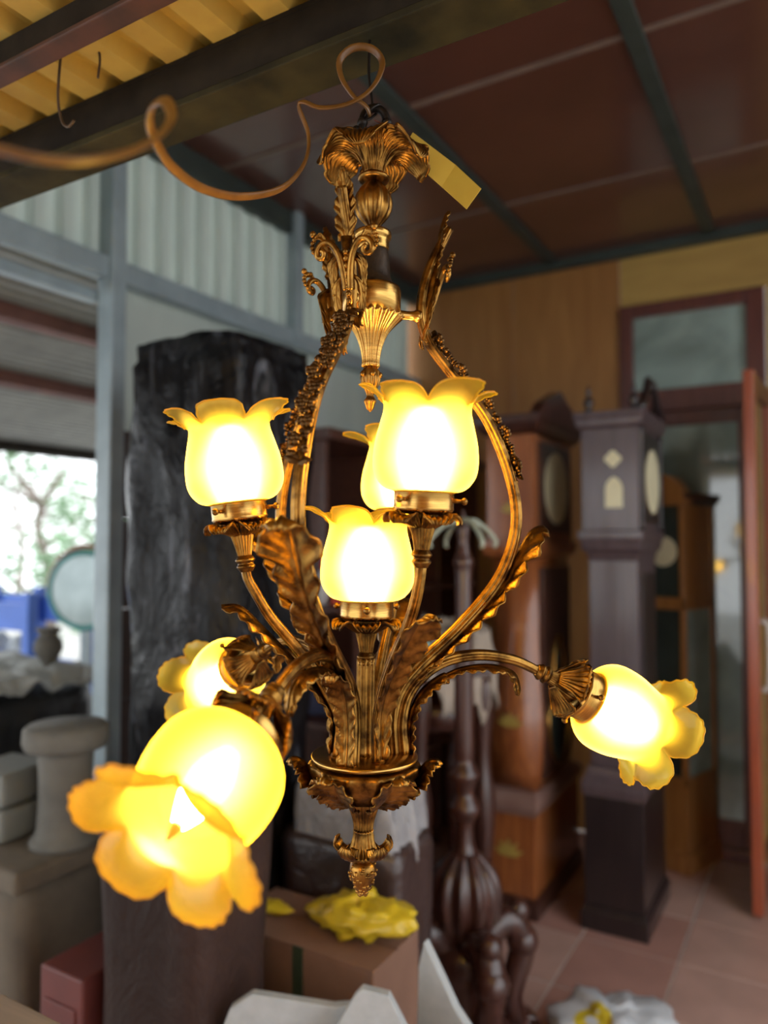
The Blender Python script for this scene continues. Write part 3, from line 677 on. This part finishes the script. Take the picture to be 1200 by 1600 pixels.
arc = [(-hx - .02, 1.80)] + [((hx + .02) * -math.cos(a), 1.84 + .12 * math.sin(a) ** 1.3) for a in [i * PI / 12 for i in range(13)]] + [(hx + .02, 1.80)]
nA = len(arc)
MB().add([(x, -hy - .025, z) for x, z in arc] + [(x, -hy + .05, z) for x, z in arc], [tuple(range(nA - 1, -1, -1)), tuple(range(nA, 2 * nA))] + [(i, (i + 1) % nA, (i + 1) % nA + nA, i + nA) for i in range(nA)]).build('arched_pediment', orw, c, False)
MB().loft([(1.80, hx, hy), (1.83, hx + .02, hy + .02), (1.86, hx + .025, hy + .025)]).build('cornice', darkw, c, False, bevel=.003)

# open red door leaf at the right
hinge = RM(-.245, NW - .04); edge = Vector((1.596, 3.286, 0)); dv = (hinge - edge); ang = math.atan2(dv.y, dv.x); W = dv.length
c = thing('open_door', 'open glazed door leaf with orange-red wooden stile at right edge', 'door', edge, ang)
MB().bx(0, .075, -.022, .022, .02, 2.375).build('stile', doorred, c, False, bevel=.005)
MB().bx(W - .08, W - .02, -.022, .022, .02, 2.375).build('stile', doorred, c, False, bevel=.005)
MB().bx(.075, W - .08, -.02, .02, .02, .22).build('rail', frame_m, c, False, bevel=.004)
MB().bx(.075, W - .08, -.02, .02, 2.28, 2.375).build('rail', frame_m, c, False, bevel=.004)
MB().bx(.075, W - .08, -.004, .004, .22, 2.28).build('door_pane', pane_d, c, False)
MB().sweep(spline3([(.04, -.024, .98), (.04, -.055, 1.0), (.04, -.055, 1.25), (.04, -.024, 1.27)], 20), .012, sec=10).build('pull_handle', mat('pale_handle', (.6, .55, .5), None, .3), c)

# turned wooden stand with claw feet
c = thing('coat_stand', 'dark turned mahogany stand with lobed bulb, claw feet and pale top hooks', 'stand', (.262, 2.50, 0), .3)
MB().lathe(spline2([(0.0246, .60), (0.0426, .61), (0.0328, .64), (0.0295, .70), (0.0476, .735), (0.0541, .755), (0.0459, .775), (0.0328, .80), (0.0410, .835), (0.0525, .86), (0.0410, .885), (0.0295, .91), (0.0328, .96), (0.0303, 1.30), (0.0344, 1.34), (0.0279, 1.37), (0.0295, 1.52), (0.0361, 1.55), (0.0246, 1.58), (0.0180, 1.62), (0.0213, 1.66), (0.0098, 1.70), (0.0008, 1.73)], 120), 28).build('turned_column', darkw, c)
MB().lathe(spline2([(.06, .335), (.085, .36), (.112, .42), (.122, .49), (.105, .55), (.070, .59), (.045, .612), (.03, .615)], 30), 96, k=12, amp=.16).build('lobed_bulb', darkw, c)
MB().lathe(spline2([(.15, 0.0), (.15, .06), (.12, .09), (.10, .20), (.12, .28), (.10, .33), (.05, .345)], 20), 32).build('base_block', darkw, c)
lg = MB(); lg.sweep(spline3([(.07, 0, .33), (.12, 0, .37), (.175, 0, .36), (.205, 0, .28), (.18, 0, .19), (.165, 0, .12), (.195, 0, .045), (.225, 0, .03)], 36), lambda t: .052 - .02 * t, sec=16)
lg.ball((.205, 0, .30), .055); lg.ball((.215, 0, .035), .036); lg.ball((.190, .0, .40), .040)
for k in range(3): lg.sweep(spline3([(.205, (k - 1) * .02, .06), (.24, (k - 1) * .028, .05), (.255, (k - 1) * .03, .012)], 8), lambda t: .013 - .006 * t, sec=8)
g0 = lg.build('claw_leg', darkw, c)
for k in range(1, 4): again(g0, c, (0, 0, 0), (0, 0, k * PI / 2))
pale = mat('pale_green_metal', (.42, .44, .34), (.32, .34, .26), .5)
for k in range(4):
    MB().sweep(spline3([(.01, 0, 1.69), (.05, 0, 1.685), (.095, 0, 1.655), (.125, 0, 1.62), (.118, 0, 1.60)], 16), lambda t: .010 - .003 * t, sec=8).build('hook', pale, c, rot=(0, 0, k * PI / 2 + .1))

# bookcase in the far corner
c = rthing('bookcase', 'dark red-brown open bookcase in the far corner behind the chandelier', 'bookcase', -2.02, 3.42)
sh_m = wood('bookcase_wood', (0.105, 0.040, 0.026), (0.055, 0.022, 0.016), .4, 'y')
MB().bx(-.22, -.20, -.80, .82, 0, 2.05).build('back_panel', darkw, c, False)
for y in (-.80, -.27, .27, .79): MB().bx(-.20, .20, y, y + .025, 0, 2.05).build('upright', sh_m, c, False, bevel=.003)
for z in (.06, .52, .95, 1.36, 1.70): MB().bx(-.20, .20, -.775, .79, z, z + .028).build('shelf', sh_m, c, False, bevel=.003)
MB().bx(-.24, .24, -.83, .84, 2.05, 2.10).build('cornice', sh_m, c, False, bevel=.006)
# things on the shelf beside the near end of the bookcase
def near(x, y, Y): return px(x, y, Y)
tb = thing('side_table', 'low dark wooden shelf table behind the left upper lamp', 'table', RM(-1.66, 2.36), PHI)
MB().bx(-.27, .27, -.14, .14, 1.365, 1.39).build('table_top', sh_m, tb, False, bevel=.004)
for s in (-.26, .23):
    for q in (-.13, .10): MB().bx(s, s + .03, q, q + .03, 0, 1.365).build('leg', sh_m, tb, False)
MB().bx(-.26, .26, -.13, .13, .95, .97).build('shelf', sh_m, tb, False)
def bottle(x, Y, z, r, h, body, capm, label, name='bottle', cat='bottle'):
    o = thing(name, label, cat, (x, Y, z))
    MB().lathe([(r * .95, 0), (r, .005), (r, h * .62), (r * .75, h * .70), (r * .45, h * .74), (r * .45, h * .76)], 20).build('body', body, o)
    MB().lathe([(r * .55, h * .74), (r * .55, h), (r * .5, h + .003), (0, h + .003)], 16).build('cap', capm, o)
redp = mat('red_plastic', (.55, .03, .02), None, .35); whp = mat('white_plastic', (.62, .60, .62), None, .4); grp = mat('green_card', (.10, .32, .20), None, .5)
bottle(-.225, 2.80, 1.39, .022, .17, whp, redp, 'white bottle with red cap on the shelf behind the middle lamp')
o = thing('small_box', 'small green box standing left of the white bottle', 'box', (-.272, 2.83, 1.39), .2)
MB().bx(-.02, .02, -.02, .02, 0, .06).build('body', grp, o, False, bevel=.002); MB().bx(-.021, .021, -.021, .021, .05, .064).build('lid', whp, o, False)
o = thing('small_box', 'small red box lying at the foot of the white bottle', 'box', (-.172, 2.78, 1.39), .1)
MB().bx(-.02, .02, -.02, .02, 0, .03).build('body', redp, o, False, bevel=.002); MB().bx(-.021, .021, -.021, .021, .024, .034).build('lid', redp, o, False)
o = thing('glass_globe', 'small blue-grey glass globe on the shelf left of the tall leaf', 'globe', (-.415, 2.93, 1.39))
MB().lathe([(.03, 0), (.03, .01), (.012, .016), (.012, .022)], 20).build('foot', darkw, o); MB().ball((0, 0, .07), .05, sg=20, rg=12).build('globe', mat('blue_grey_glass', (.25, .36, .48), None, .1), o)

# ---- wrapped things
def wrapmat(name, c1, c2, rough, bs=0.6, stretch=(7, 7, 1.6), spec=.6):
    m, nt, b = nodes(name); b.inputs['Roughness'].default_value = rough; b.inputs['Specular IOR Level'].default_value = spec
    v = coords(nt, stretch); f = noise_n(nt, v, 2.2, 6, .6, 1.2)
    f2 = noise_n(nt, coords(nt, (1, 1, .5)), 3.0, 3)
    nt.links.new(ramp(nt, f2, [(.35, c2), (.65, c1)]), b.inputs['Base Color']); bump(nt, b, f, bs, .05); return m
def wrapped(hx, hy, z0, z1, amp, seed, rnd=.05, nz=60, ns=44, top=.06, mod=None):
    vs = []; fs = []; per = ns
    for i in range(nz + 1):
        t = i / nz; z = z0 + (z1 - z0) * t
        for j in range(per):
            a = 2 * PI * j / per + PI / 4; ca, sa = math.cos(a), math.sin(a); k = 1 / max(abs(ca), abs(sa)); k = min(k, 1.30)
            x, y = ca * k * hx, sa * k * hy
            d = amp * (noise.noise(Vector((x * 9 + seed, y * 9, z * 2.0))) + .5 * noise.noise(Vector((x * 22 + seed, y * 22, z * 5.0)))) + amp * 1.2 * math.sin(z * 9 + j * .6 + seed) * .25
            q = 1 + d / max(hx, hy); q *= (1 if t < 1 - .02 else 1 - .06)
            if mod: q *= mod(t)
            vs.append((x * q, y * q, z + (amp * noise.noise(Vector((x * 6, y * 6, seed))) if i == nz else 0)))
    for i in range(nz):
        for j in range(per): a = i * per + j; b = i * per + (j + 1) % per; fs.append((a, b, b + per, a + per))
    fs.append(tuple(nz * per + j for j in range(per))); fs.append(tuple(range(per - 1, -1, -1)))
    return MB().add(vs, fs)
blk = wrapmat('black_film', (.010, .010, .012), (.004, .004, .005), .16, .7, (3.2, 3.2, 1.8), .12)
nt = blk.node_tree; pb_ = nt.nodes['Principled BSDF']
nt.links.new(ramp(nt, noise_n(nt, coords(nt, (3.2, 3.2, 1.2)), 2.4, 5, .62, 1.6), [(.40, (.004, .004, .005)), (.57, (.011, .011, .013)), (.65, (.06, .065, .08)), (.78, (.22, .24, .29))]), pb_.inputs['Base Color'])  # pale bluish streaks of reflected sky painted into the film's base colour
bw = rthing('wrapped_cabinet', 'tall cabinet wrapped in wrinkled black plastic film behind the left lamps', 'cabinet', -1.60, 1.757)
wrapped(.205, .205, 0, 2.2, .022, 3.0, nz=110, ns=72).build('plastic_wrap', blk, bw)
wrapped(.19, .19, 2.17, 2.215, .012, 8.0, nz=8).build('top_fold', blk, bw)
brn = wrapmat('brown_film', (.050, .029, .025), (.026, .016, .014), .40, .35, (4, 4, 2.5), spec=.12)
b2 = thing('wrapped_bundle', 'brown film-wrapped bundle standing below the big front lamp', 'bundle', (-.455, 1.765, 0), PHI)
wrapped(.155, .13, 0, 1.02, .010, 5.0, mod=lambda t: 1 + .04 * math.sin(t * 7)).build('plastic_wrap', brn, b2)
wrapped(.13, .105, 1.0, 1.05, .010, 9.0, nz=6).build('top_fold', brn, b2)
chm = wrapmat('dark_brown_leather', (.050, .028, .026), (.028, .017, .016), .30, .3, (3, 3, 3))
c = rthing('wrapped_chest', 'dark brown chest under grey plastic behind the chandelier finial', 'chest', -1.175, 1.855)
wrapped(.195, .12, 0, .80, .010, 12.0, nz=30).build('body', chm, c)
MB().bx(-.19, .19, -.132, -.118, .45, .47).build('lid_edge', darkw, c, False, bevel=.003)
gry = wrapmat('grey_plastic_sheet', (.30, .29, .30), (.20, .19, .20), .3, .5, (4, 4, 4))
def drape(hx, hy, z, drop, amp, seed, n=34):
    vs = []; fs = []
    for i in range(n + 1):
        for j in range(n + 1):
            x = (i / n * 2 - 1); y = (j / n * 2 - 1); e = max(abs(x), abs(y)); e = max(0, e - .72) / .28
            h = z - drop * e ** 1.3 * (1 + .4 * noise.noise(Vector((x * 3, y * 3, seed)))) + amp * noise.noise(Vector((x * 4 + seed, y * 4, 0))) + amp * .5 * noise.noise(Vector((x * 10, y * 10, seed)))
            k = 1 - .16 * e
            vs.append((x * hx * k + amp * .4 * noise.noise(Vector((x * 5, y * 5, seed + 4))), y * hy * k, h))
    for i in range(n):
        for j in range(n): a = i * (n + 1) + j; fs.append((a, a + n + 1, a + n + 2, a + 1))
    return MB().add(vs, fs)
o = drape(.20, .14, .93, .26, .075, 2.0).build('plastic_sheet', gry, solid=.004, loc=RM(-1.165, 1.86), rot=(0, 0, PHI)); tag(o, 'crumpled grey plastic sheet draped over the dark brown chest', 'plastic sheet')
navy = mat('navy_cloth', (.030, .035, .085), (.018, .022, .055), .85, nsc=20, bmp=.2)
c = thing('cushion', 'navy blue cushion on the lower shelf of the dark table', 'cushion', RM(-1.70, 2.36, .97), PHI)
MB().loft([(0, .13, .07), (.02, .18, .10), (.10, .20, .12), (.18, .18, .10), (.20, .13, .07)]).build('cover', navy, c, True, sub=2)
MB().sweep([(.19, -.112, .1), (.19, .112, .1), (-.19, .112, .1), (-.19, -.112, .1), (.19, -.112, .1)], .005, sec=8).build('piping', navy, c)
bgc = mat('beige_cloth', (.40, .33, .27), (.30, .25, .20), .85, nsc=9, bmp=.15)
o = drape(.17, .19, 1.27, .28, .07, 6.0).build('dust_cloth', bgc, solid=.004, loc=(.255, 3.02, 0), rot=(0, 0, .3)); tag(o, 'pale beige dust cloth draped left of the turned stand', 'cloth')
c = thing('carved_stool', 'dark carved wooden stool under the beige dust cloth', 'stool', (.215, 3.02, 0), .3)
MB().bx(-.17, .17, -.17, .17, 1.10, 1.17).build('seat', darkw, c, False, bevel=.01)
for s in (-1, 1):
    for q in (-1, 1): MB().lathe(spline2([(.03, 0), (.04, .1), (.025, .3), (.05, .6), (.03, .8), (.045, 1.0), (.04, 1.10)], 30), 16, M=trm(s * .13, q * .13, 0)).build('leg', darkw, c)
MB().ball((0, 0, .95), .12, sg=20, rg=12, sc=(1.1, 1, .7)).build('carved_apron', darkw, c)
tealc = mat('pale_teal_cloth', (.30, .42, .40), (.22, .33, .31), .8)
for k, lb in enumerate(('lower folded pale teal cloth beside the beige dust cloth', 'upper folded pale teal cloth beside the beige dust cloth')):
    o = MB().bx(-.05, .05, -.07, .07, 0, .036).build('folded_cloth', tealc, None, False, bevel=.014, loc=(.105 + .006 * k, 2.90, 1.172 + .0365 * k), rot=(0, 0, .3 + .1 * k)); tag(o, lb, 'cloth')

# cardboard box, foil, foam sheets, bag
card = mat('cardboard', (.22, .115, .075), (.17, .085, .055), .8, nsc=6)
c = thing('cardboard_box', 'brown cardboard box with a dark green tape strip behind the foam sheets', 'box', RM(-1.09, 1.60), PHI)
MB().bx(-.26, .19, -.11, .11, 0, .645).build('carton', card, c, False, bevel=.004)
MB().bx(-.26, .19, -.11, -.002, .645, .651).build('flap', card, c, False); MB().bx(-.26, .19, .002, .11, .645, .652).build('flap', card, c, False)
MB().bx(-.035, -.005, -.1125, -.1105, .05, .652).build('tape', mat('dark_green_tape', (.035, .05, .03), None, .35), c, False)
def crumple(r, sc, amp, seed, sg=40, rg=24, fr=3.0):
    b = MB().ball((0, 0, 0), r, sg=sg, rg=rg, sc=sc); out = []
    for v in b.v:
        p = Vector(v); d = p.normalized() if p.length > 1e-6 else Vector((0, 0, 1)); q = p / r
        k = noise.noise(q * fr + Vector((seed, 0, 0))) + .6 * abs(noise.noise(q * fr * 2.3 + Vector((0, seed, 0))))
        out.append(p + d * amp * k)
    b.v = out; return b
yel = mat('yellow_plastic', (.66, .47, .02), (.50, .33, .015), .35, nsc=18, bmp=.3)
o = crumple(.115, (1.25, .55, .34), .030, 4.0, fr=4.5).build('yellow_wrapper', yel, loc=RM(-1.005, 1.61, .70), rot=(0, -.12, PHI)); tag(o, 'crumpled yellow plastic wrapper lying on the cardboard box', 'wrapper')
o = crumple(.04, (1.6, .6, .30), .010, 8.0, 24, 14).build('yellow_wrapper', yel, loc=RM(-1.27, 1.59, .668), rot=(0, 0, PHI)); tag(o, 'small scrap of yellow plastic at the left corner of the cardboard box', 'wrapper')
foam = mat('white_foam', (.40, .42, .43), (.33, .35, .36), .75, nsc=30, bmp=.1)
def foam_sheet(outline, loc, yaw, lean, label):
    n = len(outline); t = .012
    b = MB().add([(x, -t, z) for x, z in outline] + [(x, t, z) for x, z in outline], [tuple(range(n)), tuple(range(2 * n - 1, n - 1, -1))] + [(i, i + n, (i + 1) % n + n, (i + 1) % n) for i in range(n)])
    o = b.build('foam_sheet', foam, None, False, loc=loc, rot=(lean, 0, yaw), bevel=.003); tag(o, label, 'foam sheet', 'broken white foam sheets')
foam_sheet([(-.19, 0), (.19, 0), (.19, .60), (.145, .675), (.05, .665), (-.12, .685), (-.165, .655), (-.19, .59)], (-.155, 1.57, .0), -.05, -.05, 'wide low white foam sheet, leftmost of the foam pieces')
foam_sheet([(-.12, 0), (.12, 0), (.12, .625), (.09, .65), (.04, .735), (-.015, .742), (-.03, .725), (-.07, .655), (-.12, .60)], (-.035, 1.49, .0), -.18, -.05, 'tall notched white foam sheet in the middle of the foam pieces')
foam_sheet([(-.09, 0), (.13, 0), (.13, .53), (.085, .595), (.04, .60), (.0, .64), (-.04, .70), (-.078, .755), (-.09, .70)], (.135, 1.60, .0), -.55, -.06, 'pointed white foam sheet, rightmost of the foam pieces')
def bagmat():
    m, nt, b = nodes('printed_bag'); b.inputs['Roughness'].default_value = .3
    tc = nt.nodes.new('ShaderNodeTexCoord'); vm = nt.nodes.new('ShaderNodeVectorMath'); vm.operation = 'DISTANCE'
    nt.links.new(tc.outputs['Object'], vm.inputs[0]); vm.inputs[1].default_value = (-.085, -.035, .062)
    w_, y_ = (.50, .52, .55), (.62, .47, .03)
    nt.links.new(ramp(nt, vm.outputs['Value'], [(.0, y_), (.018, y_), (.020, w_), (.030, w_), (.033, y_), (.060, y_), (.064, w_)]), b.inputs['Base Color'])
    return m
o = crumple(.18, (1.15, .75, .30), .045, 2.5, fr=2.6).build('plastic_bag', bagmat(), loc=(.735, 2.50, .062), rot=(0, 0, .2)); tag(o, 'white plastic bag with yellow print on the tiled floor', 'bag')

# ================================================================== LEFT SIDE AND YARD
stone = mat('grey_stone', (.14, .13, .11), (.085, .08, .07), .8, nsc=9, bmp=.3, det=8)
beige = mat('beige_stone', (.145, .115, .082), (.085, .068, .05), .85, nsc=7, bmp=.3, det=8)
white_st = mat('pale_stone_slab', (.20, .205, .19), (.145, .15, .135), .75, nsc=5)
rbox = mat('dull_red_paint', (.15, .034, .028), (.09, .022, .02), .55, nsc=6)
c = thing('stone_bench', 'beige rough stone bench block at the left edge', 'bench', RM(-2.08, 1.40), PHI)
wrapped(.245, .155, .0, .70, .008, 21.0, nz=20).build('block', beige, c)
MB().bx(-.27, .26, -.17, .17, .70, .76).build('top_slab', beige, c, False, bevel=.012)
c = thing('stone_pedestal', 'round grey stone pedestal with wide cap on the bench', 'pedestal', (-.915, 2.20, .76))
MB().lathe(spline2([(.095, 0), (.095, .02), (.078, .04), (.072, .15), (.076, .25), (.078, .265)], 20), 32).build('shaft', stone, c)
MB().lathe([(.08, .262), (.112, .272), (.118, .29), (.116, .325), (.105, .335), (0, .338)], 32).build('cap', stone, c)
for k, (z, lab) in enumerate(((.76, 'lower pale stone slab stacked left of the pedestal'), (.86, 'upper pale stone slab stacked left of the pedestal'))):
    q = MB().bx(-.10, .10, -.10, .10, 0, .093).build('stone_slab', white_st, None, False, bevel=.012, loc=(-1.12 - .012 * k, 2.30, z), rot=(0, 0, PHI + .1 * k)); tag(q, lab, 'slab')
c = thing('red_crate', 'dull red painted box between the stone bench and brown bundle', 'box', (-.70, 1.88, 0), PHI)
MB().bx(-.075, .075, -.10, .10, .05, .62).build('body', rbox, c, False, bevel=.006)
MB().bx(-.055, .055, -.105, -.10, .12, .55).build('panel', rbox, c, False, bevel=.003)
for s in (-.06, .06):
    for q in (-.085, .085): MB().bx(s - .012, s + .012, q - .012, q + .012, 0, .05).build('foot', darkw, c, False)
c = thing('workbench', 'grey-brown wooden bench top in the near lower left corner', 'bench', RM(-1.32, .65), PHI)
bench_m = wood('worn_bench_wood', (.24, .19, .145), (.17, .13, .10), .7, 'x', coat=0)
MB().bx(-.40, .36, -.15, .139, .84, .87).build('bench_top', bench_m, c, False, bevel=.004)
for s in (-.38, .31):
    for q in (-.13, .08): MB().bx(s, s + .04, q, q + .04, 0, .84).build('leg', bench_m, c, False)
# black tarp, pale tarp, rack, mirror
btar = wrapmat('black_tarp', (.012, .012, .013), (.006, .006, .007), .5, .4, (4, 4, 4))
o = wrapped(.38, .28, 0, 1.03, .02, 31.0, nz=24).build('tarp_heap', btar, loc=(-1.62, 3.05, 0), rot=(0, 0, PHI)); tag(o, 'black tarp-covered heap behind the stone pedestal', 'heap')
ptar = wrapmat('pale_tarp', (.52, .55, .54), (.40, .43, .42), .6, .4, (3, 3, 3))
o = drape(.46, .33, 1.11, .05, .035, 41.0).build('tarp_sheet', ptar, solid=.01, loc=(-1.62, 3.10, .0), rot=(0, 0, PHI)); tag(o, 'pale grey tarp sheet spread on top of the black heap', 'tarp')
c = thing('garden_vase', 'small weathered stone vase on the pale tarp left of the post', 'vase', (-1.36, 3.08, 1.09))
MB().lathe(spline2([(.035, 0), (.04, .015), (.02, .03), (.055, .09), (.05, .13), (.035, .15), (.045, .17)], 24), 24).build('body', stone, c); MB().lathe([(.038, .165), (.048, .17), (.048, .18), (.03, .182)], 24).build('lip', stone, c)
blue = mat('blue_painted_steel', (.055, .15, .56), (.04, .11, .42), .5, nsc=5)
c = thing('storage_rack', 'blue steel rack with pale goods out in the yard', 'rack', (-2.25, 4.75, 0), PHI)
for x in (-.62, -.14, .34):
    for y in (-.2, .2): MB().bx(x - .03, x + .03, y - .03, y + .03, 0, 1.32).build('upright', blue, c, False)
for z0, z1 in ((.72, .86), (1.10, 1.26)):
    MB().bx(-.66, .38, -.24, -.21, z0, z1).build('beam', blue, c, False, bevel=.004); MB().bx(-.66, .38, .21, .24, z0, z1).build('beam', blue, c, False, bevel=.004)
MB().bx(-.65, .37, -.21, .21, .84, .855).build('shelf', blue, c, False)
for k, (x, h) in enumerate(((-.50, .14), (-.27, .18), (-.02, .17), (.21, .12))):
    q = crumple(.10, (.8, .8, h / .2), .02, k * 3.0, 20, 12).build('sack', [ptar, beige][k % 3 == 0], loc=c.location + UU * x + Vector((0, 0, .855 + h / 2 + .01)), rot=(0, 0, k)); tag(q, ['brown sack at the left end of the blue rack', 'pale sack left of the middle upright of the blue rack', 'pale sack right of the middle upright of the blue rack', 'brown sack at the right end of the blue rack'][k], 'sack')
teal = mat('teal_rim', (.04, .26, .25), (.03, .19, .18), .4)
c = thing('round_mirror', 'round mirror with teal rim partly hidden behind the steel post', 'mirror', (-1.60, 4.05, 1.36), PHI + .35)
circ = [(.20 * math.cos(a), 0, .20 * math.sin(a)) for a in [i * 2 * PI / 40 for i in range(41)]]
MB().sweep(circ + circ[1:2], .018, sec=10, B=None, cap=False).build('rim', teal, c)
MB().lathe([(0, 0), (.195, 0), (.195, .01), (0, .01)], 40, M=rotm(PI / 2, 'X')).build('mirror_glass', mat('mirror', (.34, .40, .40), (.22, .27, .27), .12, .4), c, False)
circ2 = [(.235 * math.cos(a), .03, .235 * math.sin(a)) for a in [i * PI / 20 for i in range(21)]]
MB().sweep(circ2, .012, sec=8).build('red_arc', mat('red_arc', (.35, .08, .05), None, .5), c)
MB().bx(-.02, .02, .0, .04, -1.36, -.2).build('stand_post', steel_m, c, False)

# neighbour's lean-to roof
aw = rthing('awning_roof', 'corrugated grey awning roof of the neighbouring yard at left', 'roof', UL - .12, 0)
aws = mat('grey_roof_sheet', (.32, .32, .29), (.22, .22, .20), .6, nsc=6)
slope = math.atan2(.32, 2.25)
Mr = trm(0, 0, 2.60) @ rotm(-PI / 2 - slope, 'Y')
rust = mat('rusty_red_beam', (.20, .085, .065), (.12, .05, .04), .65, nsc=8)
Mt = trm(0, 0, 2.60) @ rotm(-slope, 'Y')
# ribs run along n, so the sheet profile is swept along n
for k in range(3):
    x0 = -2.32 + k * .79; b = MB(); pts = []; x = x0
    while x < x0 + .789:
        for t, h in ((0, 0), (.5, 0), (.62, .018), (.88, .018)): pts.append((x + t * .0658, h))
        x += .0658
    pts.append((x0 + .795, 0)); vs = []; fs = []
    for a, h in pts: vs += [(a, -1.0, h), (a, 6.0, h)]
    for i in range(len(pts) - 1): fs.append((2 * i, 2 * i + 1, 2 * i + 3, 2 * i + 2))
    b.add(vs, fs, rotm(-0.142 * -1 * -1, 'Y')); b.build('roof_sheet', aws, aw, False, solid=.001, loc=(0, 0, 2.60))
for x in (-.35, -1.05, -2.25):
    MB().bx(x - .03, x + .03, -1.0, 6.0, -.07, -.004, rotm(-.142, 'Y')).build('purlin', rust if x > -2 else beam_m, aw, False, loc=(0, 0, 2.60))
for y in (-.9, 5.9): MB().bx(-2.26, -2.20, y - .03, y + .03, 0, 2.22).build('post', rust, aw, False)
# light wall rail left of the post is the same rail; a second thinner beam below it
q = MB().bx(-.02, .03, -.3, 1.84, 2.50, 2.54).build('thin_beam', steel_m, None, False, loc=RM(UL - .03, 0), rot=(0, 0, PHI), bevel=.004); tag(q, 'thin pale steel bar just below the left rail', 'bar')

# trees beyond the yard
bark = mat('pale_bark', (.26, .21, .18), None, .8); leafm = mat('pale_green_leaves', (.22, .36, .20), (.14, .25, .13), .6, nsc=3)
def tree(x, Y, h, r, n, seed, label):
    rnd = random.Random(seed); t = thing('tree', label, 'tree', (x, Y, 0))
    b = MB(); b.sweep(spline3([(0, 0, 0), (.1, 0, h * .4), (-.15, .1, h * .75), (.2, 0, h)], 14), lambda q: .10 * (1 - .7 * q), sec=8); tips = []
    for k in range(11):
        a = rnd.uniform(0, 6.28); z = h * rnd.uniform(.3, .9); e = Vector((math.cos(a) * r * rnd.uniform(.5, 1), math.sin(a) * r * .7, z + rnd.uniform(-.2, .7)))
        b.sweep(spline3([(0, 0, z), e * .5 + Vector((0, 0, z * .5)), e], 8), lambda q: .035 * (1 - .75 * q), sec=6); tips.append(e)
    b.build('trunk', bark, t)
    f = MB()
    for k in range(n):
        c = rnd.choice(tips) + Vector((rnd.gauss(0, .28), rnd.gauss(0, .28), rnd.gauss(0, .22))); s = rnd.uniform(.05, .10)
        M = trm(*c) @ rotm(rnd.uniform(0, 6.28)) @ rotm(rnd.uniform(-1, 1), 'X')
        f.add([(-s, 0, 0), (0, -s * .45, 0), (s, 0, .01), (0, s * .45, 0)], [(0, 1, 2, 3)], M)
    o = f.build('foliage', leafm, t, False); o['kind'] = 'stuff'
tree(-4.3, 9.6, 2.5, 1.3, 1500, 3, 'sparse pale green tree beyond the blue rack')
tree(-5.4, 14.5, 3.0, 1.5, 1500, 9, 'farther pale tree seen just left of the steel post')
tree(-9.2, 19, 3.6, 2.0, 1500, 12, 'farthest hazy tree at the far left of the yard')
